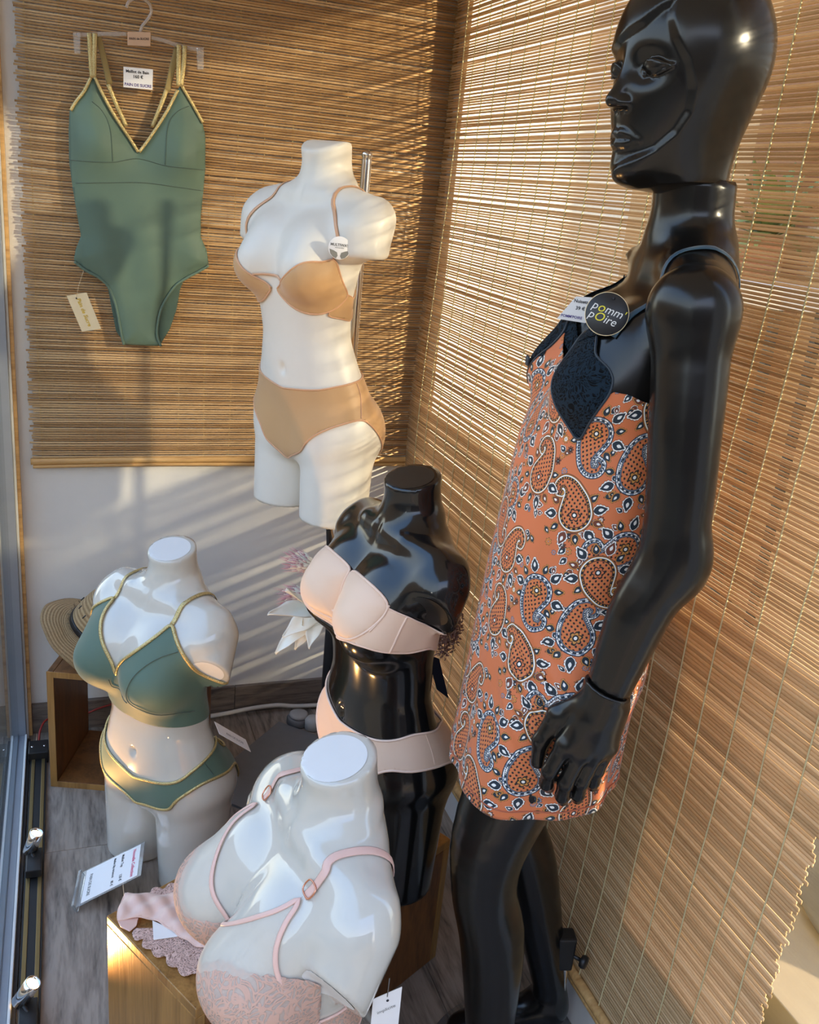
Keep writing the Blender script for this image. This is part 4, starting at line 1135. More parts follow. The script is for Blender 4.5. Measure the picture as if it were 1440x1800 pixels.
def spot_lamp(y, aim, power, label, el=45):
    o = empty('spot_lamp', (TX, y, 0), 0, label, 'lamp', 'spot lamps on the floor track')
    box('adapter', (-.016, -.045, .014), (.016, .03, .034), M['black_plastic'], o, .002)
    n = Vector(aim).normalized(); c = Vector((0, .020, .062)); q = n.to_track_quat('Z', 'Y').to_matrix()
    def tr_(VF): return [tuple(q @ Vector(v) + c) for v in VF[0]], VF[1]
    mk('lamp_body', *tr_(lathe_vf([(.009, -.036), (.0145, -.034), (.0145, .024), (.0125, .0245), (.0115, .015)], 28, False)), M['chrome'], o)
    N = Nodes('lamp_lens'); em = N.n('Emission'); em.inputs[0].default_value = (1, .58, .20, 1); em.inputs[1].default_value = 28
    mk('lens', *tr_(lathe_vf([(.0001, .0175), (.0115, .0175), (.0117, .0155)], 24, False)), N.done(em), o)
    tube('lamp_stem', [(0, .0, .030), tuple(c - n * .03)], .005, M['black_plastic'], o)
    li = bpy.data.lights.new('spot_light', 'SPOT'); li.energy = power; li.color = (1, .52, .16); li.spot_size = RAD(80); li.spot_blend = .6; li.shadow_soft_size = .012
    lo = bpy.data.objects.new('spot_light', li); COL.objects.link(lo); lo.parent = o; lo.location = c + n * .034; lo.rotation_euler = (-n).to_track_quat('Z', 'Y').to_euler()
    return o
spot_lamp(1.82, (.30, -.12, .94), 5.0, 'chrome floor spot lamp halfway along the track, pointing up')
spot_lamp(1.40, (.45, -.18, .87), 7.5, 'chrome floor spot lamp nearest the front of the track, glowing brightly')

# ------------------------------------------------------------------ cable and socket puck on the floor
P = spline([(.30, 2.345, .012), (.398, 2.352, .014), (.47, 2.356, .020), (.553, 2.358, .022), (.62, 2.354, .014), (.75, 2.35, .010)], 50)
M['cable_white'] = plain('white_cable', srgb(214, 206, 194), .5)
tag(tube('power_cable', P, .0065, M['cable_white']), 'thick white power cable lying along the skirting board', 'cable')
pk = empty('power_puck', (.605, 2.285, 0), 0, 'grey round cable puck on the floor by the skirting', 'puck')
mk('puck_body', *lathe_vf([(.030, 0), (.034, .004), (.034, .020), (.030, .024)], 32), M['grey_plate'], pk)
mk('puck_lid', *lathe_vf([(.026, .024), (.028, .026), (.027, .032), (.022, .034)], 32), plain('pale_grey_plastic', srgb(170, 168, 164), .5), pk)
pk2 = empty('power_puck', (.640, 2.250, 0), 0, 'pale grey upright plug beside the round cable puck', 'plug')
mk('plug_body', *lathe_vf([(.020, 0), (.024, .003), (.024, .028), (.018, .036)], 28), plain('pale_grey_plug', srgb(186, 184, 178), .5), pk2)

# ------------------------------------------------------------------ green swimsuit on a clear hanger, hung on the back blind
YS = 2.345
def sp(px, py, y=YS - .02): v = aty(px, py, y); return v.x, v.z
def sheet(name, outline, mat, parent, y, puff, res=.006, hole=None, thick=.001, fold=None, back=False):
    """A cloth panel cut from a grid to an outline (x, z), swelling out towards the room."""
    O = np.array(outline); lo, hi = O.min(0) - res, O.max(0) + res
    xs, zs = np.arange(lo[0], hi[0] + res, res), np.arange(lo[1], hi[1] + res, res); X, Z = np.meshgrid(xs, zs, indexing='ij')
    g = poly_sd(X.ravel(), Z.ravel(), O); n, m = X.shape
    ii, jj = np.meshgrid(np.arange(n - 1), np.arange(m - 1), indexing='ij'); a = (ii * m + jj).ravel()
    Q = np.stack([a, a + m, a + m + 1, a + 1], 1); V = np.stack([X.ravel(), np.zeros(n * m), Z.ravel()], 1)
    V2, T2, ex, cut = clip(V, tris(Q), g, (g,))
    dd = np.clip(ex[0], 0, None); h = puff * (1 - np.exp(-dd / .03))
    if fold is not None: h = h + fold(V2[:, 0], V2[:, 2]) * np.clip(dd / .02, 0, 1)
    V2[:, 1] = y - (h if not back else -h * .2)
    o = mk(name, V2, T2, mat, parent); solid(o, thick, 1); p = Piece(); p.o = o; p.V = V2; p.N = np.tile([0, -1., 0], (len(V2), 1)); p.ch = chains(cut); return p
sw = empty('swimsuit', (0, 0, 0), 0, 'sage green one-piece swimsuit with gold straps hanging on the back blind', 'swimsuit')
left_side = [(158, 138), (147, 160), (133, 178), (123, 192), (121, 230), (122, 285), (128, 330), (138, 390), (143, 415), (133, 440), (130, 458), (146, 472), (170, 486), (190, 505), (203, 540), (213, 590), (217, 607)]
right_side = [(284, 610), (274, 590), (277, 560), (285, 535), (305, 505), (325, 490), (350, 476), (368, 466), (364, 440), (354, 418), (354, 380), (358, 340), (362, 296), (362, 240), (357, 215), (345, 195), (330, 170), (318, 150)]
vline = [(312, 160), (290, 200), (262, 243), (244, 267), (228, 244), (200, 205), (178, 165), (166, 136)]
ol = [sp(*p) for p in left_side + right_side + vline]
def folds(x, z):
    zt = np.interp(z, [1.08, 1.2, 1.32, 1.42, 1.6], [.0015, .004, .003, .0008, .0])
    return zt * np.sin((x - .16) * 60 + (z - 1.3) * 14) + .018 * np.exp(-(((x - .075) / .045) ** 2 + ((z - 1.53) / .05) ** 2)) + .018 * np.exp(-(((x - .26) / .045) ** 2 + ((z - 1.52) / .05) ** 2))
p = sheet('front_panel', ol, M['sage'], sw, YS - .008, .016, .006, fold=folds)
rear = [sp(*q) for q in [(185, 480), (200, 560), (205, 585), (222, 608), (281, 611), (300, 580), (312, 545), (318, 510), (330, 480), (250, 440)]]
sheet('back_panel', rear, M['sage_in'], sw, YS - .002, .004, .006)
def hem(name, pts, mat, r, rt, yoff=.012, n=40):
    P = spline([aty(*q, YS - yoff) for q in pts], n)
    if name == 'stitching':                                         # lies on the swelling cloth
        O_ = np.array(ol); g = np.clip(poly_sd(P[:, 0], P[:, 2], O_), 0, None); P[:, 1] = YS - .008 - .016 * (1 - np.exp(-g / .03)) - folds(P[:, 0], P[:, 2]) * np.clip(g / .02, 0, 1) - .0012
    V, F = tube_vf(P, r, 8, normals=np.tile([0, -1., 0], (n, 1)), rt=rt); return mk(name, V, F, mat, sw)
hem('gold_edging', [(160, 136), (148, 160), (134, 178), (124, 194)], M['gold'], .0036, .0022, .014, 24)
hem('gold_edging', [(167, 136), (180, 164), (202, 204), (228, 243), (243, 267)], M['gold'], .0036, .0022, .017)
hem('gold_edging', [(313, 158), (291, 200), (263, 243), (245, 267)], M['gold'], .0036, .0022, .017)
hem('gold_edging', [(319, 150), (331, 170), (346, 196), (357, 216)], M['gold'], .0036, .0022, .014, 24)
for q in ([(157, 58), (159, 95), (162, 137)], [(167, 58), (166, 95), (165, 137)], [(315, 78), (314, 115), (314, 152)], [(325, 80), (323, 115), (318, 152)]): hem('gold_strap', q, M['gold'], .0052, .0014, .016, 16)
M['olive_elastic'] = cloth('olive_elastic', srgb(150, 128, 74), .6)
hem('back_strap', [(172, 62), (182, 100), (193, 148)], M['olive_elastic'], .0068, .0010, .004, 16); hem('back_strap', [(190, 148), (205, 185), (222, 222)], M['gold'], .0050, .0014, .004, 16)
hem('back_strap', [(312, 84), (303, 120), (294, 160)], M['olive_elastic'], .0068, .0010, .004, 16); hem('back_strap', [(293, 158), (281, 190), (268, 224)], M['gold'], .0050, .0014, .004, 16)
for q in ([(122, 281), (160, 284), (200, 285), (243, 279), (290, 291), (330, 296), (361, 299)], [(134, 322), (200, 321), (250, 321), (300, 327), (358, 336)], [(162, 178), (180, 195), (193, 225), (198, 283)], [(333, 186), (310, 198), (295, 225), (290, 290)]):
    hem('stitching', q, M['sage_seam'], .0011, .0011, .0245)
hem('leg_binding', [(131, 460), (150, 475), (175, 489), (193, 508), (205, 542), (214, 590), (218, 606)], M['sage'], .0030, .0020, .012)
hem('leg_binding', [(283, 609), (276, 588), (279, 560), (287, 535), (306, 505), (326, 490), (350, 477), (367, 467)], M['sage'], .0030, .0020, .012)
hg = empty('clothes_hanger', (0, 0, 0), 0, 'clear plastic clip hanger holding the green swimsuit', 'hanger')
def hp_(pts, r, name, rt=None, y=.010, n=40):
    P = spline([aty(*q, YS - y) for q in pts], n); V, F = tube_vf(P, r, 10, normals=np.tile([0, -1., 0], (n, 1)), rt=rt or r); return mk(name, V, F, M['clear'], hg)
def gla():
    N = Nodes('clear_acrylic'); b = N.bsdf((.95, .95, .94, 1), .08, 0, Transmission_Weight=.85, IOR=1.35); return N.done(b)
M['acrylic'] = gla()
o = hp_([(222, 14), (226, 4), (238, -3), (252, -2), (263, 8), (266, 22), (258, 36), (250, 46), (246, 58)], .0034, 'hook'); o.data.materials[0] = M['acrylic']
o = hp_([(136, 62), (180, 60), (222, 60)], .0045, 'hanger_arm', .0028); o.data.materials[0] = M['acrylic']
o = hp_([(266, 66), (290, 72), (320, 82), (352, 88)], .0045, 'hanger_arm', .0028); o.data.materials[0] = M['acrylic']
for q in ([(128, 58), (141, 58), (141, 95), (131, 95)], [(345, 84), (357, 84), (357, 123), (346, 123)]):
    a = [aty(*v, YS - .010) for v in q]; V = [tuple(v) for v in a] + [tuple(v + Vector((0, -.012, 0))) for v in a]; bevel(mk('clip', V, BOXF, M['acrylic'], hg, False), .001)
a = [aty(*v, YS - .014) for v in ((224, 56), (265, 57), (264, 82), (224, 80))]
V = [tuple(v) for v in a] + [tuple(v + Vector((0, -.004, 0))) for v in a]; M['hanger_badge'] = plain('smoky_badge', srgb(206, 170, 140), .3); bevel(mk('name_badge', V, BOXF, M['hanger_badge'], hg, False), .0008)
def print_on(parent, name, text, o3, ex, ey, size, mat, lift=.0006, bold=False, align='CENTER'):
    V, F = text_vf(text, size, align=align, bold=bold); ex = np.array(ex) / np.linalg.norm(ex); ey = np.array(ey) / np.linalg.norm(ey)
    return mk(name, plane_map(V, o3, ex, ey, lift), F, mat, parent, False)
ctr = sum((Vector(v) for v in V), Vector()) / 8 + Vector((0, -.0028, 0)); ex = (a[1] - a[0]); ey = (a[0] - a[3])
print_on(hg, 'lettering', 'PAIN de SUCRE', ctr, ex, ey, .0062, M['ink'], .0004, True)
def card(name, label, corners, mat, lines, cat='tag', thick=.0008, hole=None):
    """A flat card from four corners (upper left, upper right, lower right, lower left) with printed lines (text, u, v, size in card heights, ink)."""
    c = [Vector(v) for v in corners]; r = empty(name, c[3], 0, label, cat); q = [v - c[3] for v in c]
    n = (q[2]).cross(q[0]).normalized()
    V = [tuple(v - n * thick) for v in (q[3], q[2], q[1], q[0])] + [tuple(v) for v in (q[3], q[2], q[1], q[0])]
    mk('card', V, BOXF, mat, r, False); Hh = q[0].length; Ww = q[2].length
    for text, u, v, s, ink, *k in lines:
        o3 = q[2] * u + q[0] * v; print_on(r, 'lettering', text, o3, q[2], q[0] - q[2].normalized() * q[0].dot(q[2].normalized()), s * Hh, ink, .0005, 'b' in k, 'LEFT' if 'l' in k else 'CENTER')
    if hole: 
        h = q[2] * hole[0] + q[0] * hole[1]; tube('eyelet', [tuple(h - n * .0009), tuple(h + n * .0006)], .0018, M['ink'], r, sides=10)
    return r
cd = [aty(*v, YS - .012) for v in ((217, 117), (269, 122), (268, 158), (217, 153))]
card('price_card', 'white printed swimsuit price card pinned to the back blind under the hanger', cd, M['paper'], [('Maillot de Bain', .08, .80, .20, M['ink'], 'b', 'l'), ('160 €', .50, .56, .22, M['ink'], 'b'), ('PAIN DE SUCRE', .50, .15, .20, M['ink_violet'], 'b')])
ct = [aty(*v, YS - .012) for v in ((117, 520), (152, 514), (178, 578), (144, 583))]
t_ = card('hang_tag', 'cream swing tag with gold script hanging below the green swimsuit', ct, M['cream_card'], [('Pain de Sucre', .55, .60, .15, M['ink_gold']) for _ in range(0)], hole=(.42, .90))
q0 = [Vector(v) - Vector(ct[3]) for v in ct]
print_on(t_, 'lettering', 'Pain de Sucre', (q0[0] + q0[2]) * .5, (q0[3] - q0[0]), (q0[2] - q0[3]), .0125, M['ink_gold'], .0005, True)
tube('string', [tuple(aty(134, 522, YS - .012) - Vector(ct[3])), tuple(aty(139, 500, YS - .014) - Vector(ct[3])), tuple(aty(147, 476, YS - .014) - Vector(ct[3]))], .0005, M['cream_card'], t_, sides=5)

# ------------------------------------------------------------------ the standing mannequin
MV = surface(F_mann, (-.27, -.32, -.02), (.27, .2, 1.62), .008)
AV = surface(F_arm, (.06, -.14, .88), (.27, .08, 1.50), .005)
AR = surface(F_arm_right, (-.27, -.16, .80), (-.06, .08, 1.50), .008)
HV = surface(F_hand, (.14, -.17, .72), (.25, .01, .96), .0024)
HD = surface(F_head, (-.12, -.15, -.16), (.12, .13, .15), .0024, 3)
mann = empty('standing_mannequin', label='tall satin black standing mannequin with a smooth egg-shaped head', cat='mannequin'); mann.matrix_world = MB.copy()
for v, n in ((MV, 'body'), (AV, 'arm'), (AR, 'arm'), (HV, 'hand')): mk(n, v[0], v[1], M['black_satin'], mann)
hd = mk('head', HD[0], HD[1], M['black_satin'], mann); hd.location = HEAD_O; hd.rotation_euler = (0, 0, HEAD_YAW); hd.scale = (1.05, 1.05, 1.03)
base = empty('mannequin_base', MB.translation, 0, 'clear glass disc base with a chrome rod under the tall mannequin', 'stand')
base.matrix_world = MB.copy()
g_ = mk('glass_disc', *lathe_vf([(.01, 0), (.189, 0), (.19, .001), (.19, .003), (.189, .004), (.01, .004)], 64), M['acrylic'], base)
tube('calf_rod', [(-.075, .075, .008), (-.075, .066, .17), (-.078, .058, .26)], .006, M['chrome'], base, sides=14)
kn = atx(935, 1685, (MB @ Vector((-.075, .062, .22))).x); kl = MB.inverted() @ kn
bevel(box('rod_clamp', (-.092, .040, .190), (-.060, .074, .262), M['black_plastic'], base, 0), .004)
q_ = MB.to_3x3().inverted() @ Vector((.55, -.83, 0)); c_ = Vector((-.076, .060, .222))
tube('clamp_screw', [tuple(c_), tuple(c_ + q_ * .034)], .0035, M['black_plastic'], base)
V, F = lathe_vf([(.005, 0), (.011, .001), (.0125, .006), (.011, .011), (.006, .012)], 20); qq = q_.to_track_quat('Z', 'Y').to_matrix(); mk('clamp_knob', [tuple(qq @ Vector(v) + c_ + q_ * .032) for v in V], F, M['black_plastic'], base)

# ------------------------------------------------------------------ paisley print, drawn once as a repeating tile
def paisley_tile(n=1024, seed=4):
    col = lambda *c: np.array(c, float) / 255
    OR, NV, WH, RU, OC, GB, BK = col(214, 118, 70), col(24, 42, 56), col(242, 240, 234), col(112, 56, 36), col(206, 142, 66), col(132, 146, 168), col(22, 20, 22)
    I = np.empty((n, n, 3)); I[:] = OR; px = n
    def window(cx, cy, R):
        r = int(R) + 2; ix, iy = int(cx), int(cy); xs, ys = np.arange(ix - r, ix + r), np.arange(iy - r, iy + r)
        X, Y = np.meshgrid(xs - cx, ys - cy, indexing='xy'); return X, Y, np.ix_(ys % n, xs % n)
    def put(ixs, mask, c): 
        b = I[ixs]; b[mask] = c; I[ixs] = b
    def drop(cx, cy, ang, L, body=NV, out=WH, inner=WH, rim=RU):
        X, Y, ix = window(cx, cy, L * 1.5); c, s = math.cos(ang), math.sin(ang); u, v = X * c + Y * s, -X * s + Y * c
        t = np.clip(u / L, -.0, 1); w = L * .30 * np.sin(np.pi * np.clip(t, 0, 1) ** .75) + .001
        d = np.where((u > 0) & (u < L), np.abs(v) - w, np.hypot(np.where(u < 0, u, u - L), v))
        sc = 1 + .25 * np.sin(u / L * 26)
        put(ix, d < L * .15 * sc, rim); put(ix, d < L * .11 * sc, out); put(ix, d < L * .02, BK); put(ix, d < -L * .01, body)
        t2 = np.clip((u - L * .34) / (L * .42), 0, 1); w2 = L * .12 * np.sin(np.pi * t2 ** .8)
        put(ix, (np.abs(v) < w2) & (t2 > 0) & (t2 < 1), inner)
    def flower(cx, cy, R, k, a, c1, c2):
        X, Y, ix = window(cx, cy, R * 1.3); r, th = np.hypot(X, Y), np.arctan2(Y, X); e = R * (.55 + .45 * np.abs(np.cos((th - a) * k / 2)))
        put(ix, r < e * 1.12, BK); put(ix, r < e, c1); put(ix, r < e * .62, c2); put(ix, r < R * .22, BK); put(ix, r < R * .12, WH)
    def paisley(cx, cy, ang, s, flip, st):
        q = spline([(0, 0, 1), (-.04, .55, .86), (-.18, 1.12, .62), (-.5, 1.68, .42), (-1.0, 1.92, .30), (-1.42, 1.72, .24), (-1.44, 1.34, .19), (-1.14, 1.22, .12)], 60)
        q[:, 0] *= flip; c_, s_ = math.cos(ang), math.sin(ang); ctr = np.array([q[:, 0].min() + q[:, 0].max(), 1.0]) / 2
        for k in range(9):                                          # leaves around the belly
            a = ang + math.radians(-205 + k * 31) ; rr = s * 1.36; L = s * (.66 + .22 * (k % 2))
            if k in (7, 8): rr = s * 1.25
            drop(cx + rr * math.cos(a), cy + rr * math.sin(a), a, L, NV if st else (NV if k % 3 else RU), WH if k % 2 else OC)
        X, Y, ix = window(cx, cy, s * 3.1); u, v = (X * c_ + Y * s_) / s, (-X * s_ + Y * c_) / s
        D = np.full(u.shape, 9.); T = np.zeros(u.shape)
        for i, (a, b, r) in enumerate(q):
            d = np.hypot(u - a, v - b) - r; m = d < D; D[m] = d[m]; T[m] = i
        th = np.arctan2(v, u) * 9 + T * 1.1
        if st:
            put(ix, D < .25, NV); put(ix, D < .19, WH); put(ix, (D < .19) & (np.sin(th * 1.6) < -.1), GB); put(ix, D < .10, NV); put(ix, (D < .07) & (D > -.02) & (np.sin(th * 2) > .3), WH); put(ix, D < -.06, GB); put(ix, D < -.10, BK); put(ix, D < -.13, OR)
        else:
            put(ix, D < .26, RU); put(ix, D < .21, OC * .8); put(ix, D < .15, WH); put(ix, D < .07, BK); put(ix, (D < .04) & (D > -.06) & (np.sin(th * 2) > .2), OC); put(ix, D < -.08, RU); put(ix, D < -.12, OR)
        ins = D < -.14
        put(ix, ins & (np.sin(u * 17) * np.sin(v * 15 + 1) > .45), BK); put(ix, ins & (np.sin(u * 17 + 2) * np.sin(v * 15) > .72), OC)
        r = np.hypot(u, v + .1); th2 = np.arctan2(v + .1, u); e = .46 * (.62 + .38 * np.abs(np.cos(th2 * 3)))
        put(ix, r < e, BK); put(ix, r < e * .78, OC if st else OR); put(ix, r < .2, BK); put(ix, r < .11, WH)
    R_ = random.Random(seed); s = n * .092
    spots = [(.16, .20, .25, 1, 0), (.52, .07, 2.4, -1, 1), (.80, .30, -.35, 1, 0), (.42, .50, .5, -1, 1), (.10, .66, 2.9, 1, 1), (.72, .72, .1, -1, 0), (.42, .90, 3.4, 1, 0)]
    for i in range(120):
        x, y = R_.random(), R_.random(); a = R_.random() * 6.28
        if i % 3 == 0: flower(x * n, y * n, n * R_.uniform(.016, .026), R_.choice((6, 7, 8)), a, R_.choice((OC, RU, GB)), R_.choice((OR, WH, BK)))
        else: drop(x * n, y * n, a, n * R_.uniform(.036, .056), R_.choice((NV, NV, RU)), R_.choice((WH, OC)))
    for x, y, a, f, st in spots: paisley(x * n, y * n, a, s, f, st)
    A = np.ones((n, n, 4), np.float32); A[..., :3] = I
    im = bpy.data.images.new('paisley_print', n, n); im.pixels.foreach_set(A.ravel()); im.update(); im.pack(); return im
def print_mat():
    N = Nodes('paisley_jersey'); uv = N.n('UVMap'); mp = N.n('Mapping', i_Vector=uv.outputs[0]); mp.inputs['Scale'].default_value = (1 / .22, 1 / .22, 1); mp.inputs['Rotation'].default_value = (0, 0, .12)
    t = N.n('TexImage'); t.image = paisley_tile(); N.l(mp.outputs[0], t.inputs[0])
    tc = N.n('TexCoord'); w = N.n('TexNoise', i_Vector=tc.outputs['Object'], i_Scale=900)
    b = N.bsdf(t.outputs[0], .62, 0, Sheen_Weight=.15); N.l(N.bump(w.outputs[0], .1, .0005), b.inputs['Normal']); return N.done(b)
M['paisley'] = print_mat()

# ------------------------------------------------------------------ the slip dress: a draped skin over the mannequin's trunk
mb = Body(MV, (0, 0, 0), 0); mb.M = MB.copy(); mb.I = MB.inverted()
NT, NZ, Z0, Z1 = 168, 150, .690, 1.375
zs = np.linspace(Z0, Z1, NZ); th = np.linspace(-math.pi, math.pi, NT, endpoint=False)
yc = pchip(zs, [.66, .80, .95, 1.10, 1.28, 1.38], [-.088, -.082, -.075, -.064, -.045, -.03])
Rr = np.zeros((NZ, NT))
for i, z in enumerate(zs):
    for j, a in enumerate(th):
        d = Vector((math.sin(a), -math.cos(a), 0)); h = mb.bvh.ray_cast(Vector((0, yc[i], z)) + d * .4, -d)
        Rr[i, j] = .4 - h[3] if h[0] is not None else .03
ga = pchip(zs, [.66, .80, .95, 1.10, 1.20, 1.28], [.158, .158, .156, .149, .140, .10])             # half width of the loose skirt
gf = pchip(zs, [.66, .80, .95, 1.10, 1.20, 1.28], [.124, .118, .115, .113, .112, .08])             # front
gb = pchip(zs, [.66, .80, .95, 1.10, 1.20, 1.28], [.128, .125, .118, .105, .09, .06])              # back
fb = np.where(np.cos(th)[None] > 0, gf[:, None], gb[:, None])
El = 1 / np.sqrt((np.sin(th)[None] / ga[:, None]) ** 2 + (np.cos(th)[None] / fb) ** 2)
Rd = np.maximum(Rr + .0045, El)
for it in range(26):                                                # drape across hollows
    av = .5 * (np.roll(Rd, 2, 1) + np.roll(Rd, -2, 1)); w = np.clip((1.40 - zs) / .15, .15, 1)[:, None]
    Rd = np.maximum(Rd, Rd + (av - Rd) * .55 * w)
    up = Rd.copy(); up[1:-1] = .5 * Rd[1:-1] + .25 * (Rd[2:] + Rd[:-2]); Rd = np.maximum(up, Rr + .004)
sk_ = np.clip((1.22 - zs) / .5, 0, 1)[:, None]
Rd += sk_ * (.0028 * np.sin(th * 7 + 1.0)[None] + .0022 * np.sin(th * 13 + zs[:, None] * 9))
wr = np.exp(-((th[None] - 1.15) / .4) ** 2 - ((zs[:, None] - .90) / .12) ** 2); Rd += .0035 * wr * np.sin((th[None] * .17 + zs[:, None]) * 190)
TH, ZZ = np.meshgrid(th, zs)
DV = np.stack([Rd * np.sin(TH), yc[:, None] - Rd * np.cos(TH), ZZ], -1).reshape(-1, 3)
DU = np.stack([TH.ravel() * .15, ZZ.ravel()], 1)
DQ = np.array([(i * NT + j, i * NT + (j + 1) % NT, (i + 1) * NT + (j + 1) % NT, (i + 1) * NT + j) for i in range(NZ - 1) for j in range(NT)])
dn = np.zeros_like(DV); fn = np.cross(DV[DQ[:, 1]] - DV[DQ[:, 0]], DV[DQ[:, 3]] - DV[DQ[:, 0]])
for k in range(4): np.add.at(dn, DQ[:, k], fn)
dn /= np.linalg.norm(dn, axis=1, keepdims=True) + 1e-12
dbvh = BVHTree.FromPolygons([tuple(v) for v in DV], [tuple(q) for q in DQ.tolist()])
def duv(px, py):
    a = mb.I @ CP; d = (mb.I.to_3x3() @ ray(px, py)).normalized(); h = dbvh.ray_cast(a, d)[0]
    if h is None: h = min((dbvh.find_nearest(a + d * t) for t in np.linspace(.5, 1.8, 60)), key=lambda q: q[3])[0]
    y_ = float(np.interp(h.z, zs, yc)); return math.atan2(h.x, -(h.y - y_)) * .15, h.z
dress = empty('slip_dress', label='orange paisley slip dress with dark lace on the tall black mannequin', cat='dress'); dress.matrix_world = MB.copy()
lace_p = [(.058, 1.336), (.062, 1.312), (.080, 1.282), (.112, 1.250), (.150, 1.218), (.160, 1.252), (.176, 1.290), (.174, 1.306), (.164, 1.318), (.136, 1.330), (.128, 1.344), (.122, 1.352), (.100, 1.358), (.072, 1.350)]
lf = [(-q[0], q[1]) for q in lace_p]
half = [(0, 1.306), (.028, 1.318), (.058, 1.337), (.066, 1.336), (.140, 1.290), (.176, 1.2915), (.200, 1.290), (.222, 1.283), (.28, 1.274), (.36, 1.268), (.48, 1.266)]
main = both(half) + [(.48, .60), (-.48, .60)]
def dpiece(name, g, mat, lift, thick=.0012):
    V2, T2, ex, cut = clip(DV, tris(DQ), g, (dn, DU)); n_ = ex[0] / (np.linalg.norm(ex[0], axis=1, keepdims=True) + 1e-9)
    o = mk(name, V2 + n_ * lift, T2, mat, dress); solid(o, thick); me = o.data; uvl = me.uv_layers.new(name='UVMap')
    idx = np.zeros(len(me.loops), np.int32); me.loops.foreach_get('vertex_index', idx); uvv = ex[1][idx].astype(np.float32).reshape(-1, 3, 2)
    wrap = (uvv[..., 0].max(1) - uvv[..., 0].min(1)) > .4; s_ = uvv[wrap]; s_[..., 0] = np.where(s_[..., 0] < 0, s_[..., 0] + 2 * math.pi * .15, s_[..., 0]); uvv[wrap] = s_
    uvl.data.foreach_set('uv', uvv.ravel()); p = Piece(); p.o = o; p.V = V2 + n_ * lift; p.N = n_; p.ch = chains(cut); return p
U_, Z_ = DU[:, 0], DU[:, 1]
gl = np.maximum(poly_sd(U_, Z_, lace_p), poly_sd(U_, Z_, lf)); gm = poly_sd(U_, Z_, main)
dp = dpiece('dress_body', np.minimum(gm, -gl), M['paisley'], 0.0)
lp = dpiece('lace_inset', gl, M['lace_navy'], .0008)
edge(lp, 'lace_edge', M['navy'], dress, .0016)
hm = [tuple(DV[3 * NT + j] + dn[3 * NT + j] * .0006) for j in range(NT)]
M['orange_thread'] = cloth('orange_stitching', srgb(176, 88, 50), .7)
tube('hem_stitching', hm, .0011, M['orange_thread'], dress, closed=True, sides=6)
strap(mb, 'shoulder_strap', [(-.085, -.09, 1.35), (-.078, -.06, 1.385), (-.070, -.02, 1.41), (-.070, .03, 1.40), (-.075, .07, 1.35), (-.080, .08, 1.28)], M['strap_teal'], dress, .0046, .0010, .002, 50)
for sg in (1,):
    strap(mb, 'shoulder_strap', [(sg * .098, -.095, 1.352), (sg * .094, -.070, 1.40), (sg * .090, -.035, 1.44), (sg * .090, .008, 1.46), (sg * .094, .045, 1.445), (sg * .098, .075, 1.40), (sg * .095, .085, 1.34), (sg * .09, .08, 1.27)], M['strap_teal'], dress, .0046, .0010, .002, 60)
def scallop(name, pts, mat, w, n=90):
    P, N = line_on(mb, pts, .003, n); r = w * (1 + .28 * np.abs(np.sin(np.arange(n) * .55))); V, F = tube_vf(P, r, 8, False, normals=N, rt=.0012); return mk(name, V, F, mat, dress)
scallop('lace_strap', [(-.050, -.150, 1.300), (-.070, -.125, 1.335), (-.080, -.095, 1.36), (-.077, -.064, 1.388), (-.071, -.030, 1.408)], M['lace_navy'], .0095)
for sg in (1, -1):
    cupf = [(sg * u, z) for u, z in ((.0, 1.302), (.045, 1.330), (.075, 1.346), (.105, 1.353), (.098, 1.372), (.070, 1.372), (.040, 1.352), (.0, 1.318))]
    pf = piece(mb, 'lace_cup', cupf, M['lace_navy'], dress, .0060)
fr = mb.near(mb.pick(933, 636), .012); tube('ribbon_bow', [tuple(fr[0] + Vector((.006 * math.cos(a), .004, .006 * math.sin(2 * a)))) for a in np.linspace(0, 6.283, 20, endpoint=False)], .0018, M['navy'], dress, closed=True)

# ------------------------------------------------------------------ swing tags on the dress and on the other garments
def disc_tag(name, label, c, n, up, rad, mat, thick=.0010):
    """A round tag centred at c facing n; returns its Empty and the plane's axes."""
    n = Vector(n).normalized(); ex = Vector(up).cross(n).normalized(); ey = n.cross(ex)
    r = empty(name, c, 0, label, 'tag'); V, F = lathe_vf([(rad * .98, 0), (rad, thick * .3), (rad, thick * .7), (rad * .98, thick)], 48)
    mk('disc', plane_map(V, (0, 0, 0), ex, ey), F, mat, r); return r, ex, ey, n
tocam = lambda p: (CP - Vector(p)).normalized()
pc = mb.M @ mb.near(mb.pick(1067, 552))[0]; c = pc + tocam(pc) * .046
n = (tocam(pc) + Vector((-.15, -.25, .25))).normalized()
rt_, ex, ey, n = disc_tag('swing_tag', 'round black swing tag with white and yellow lettering on the dress strap', c, n, Vector((0.0, 0, 1)) + (CR * .28), .0262, M['black_card'])
def word(r, ex, ey, parts, u, v, size, lift=.0014, bold=False, slant=.22):
    x = u
    for text, ink, s in parts:
        V, F = text_vf(text, size * s, align='LEFT', bold=bold); wd = V[:, 0].max()
        V = V.copy(); V[:, 0] += V[:, 1] * slant
        mk('lettering', plane_map(V + np.array([x, v, 0]), (0, 0, 0), ex, ey, lift), F, ink, r, False); x += wd + size * .05
Wh, Ye = M['ink_white'], M['ink_yellow']
word(rt_, ex, ey, [('p', Wh, 1), ('o', Ye, 1.15), ("mm", Wh, 1), ("'", Ye, 1)], -.0200, .0048, .0145)
word(rt_, ex, ey, [('p', Wh, 1), ('O', Ye, 1.05), ('ire', Wh, 1)], -.0200, -.0068, .0145)
tube('eyelet', [tuple(ey * .020 + n * .0009), tuple(ey * .020 + n * .0016)], .0022, M['ink'], rt_, sides=12)
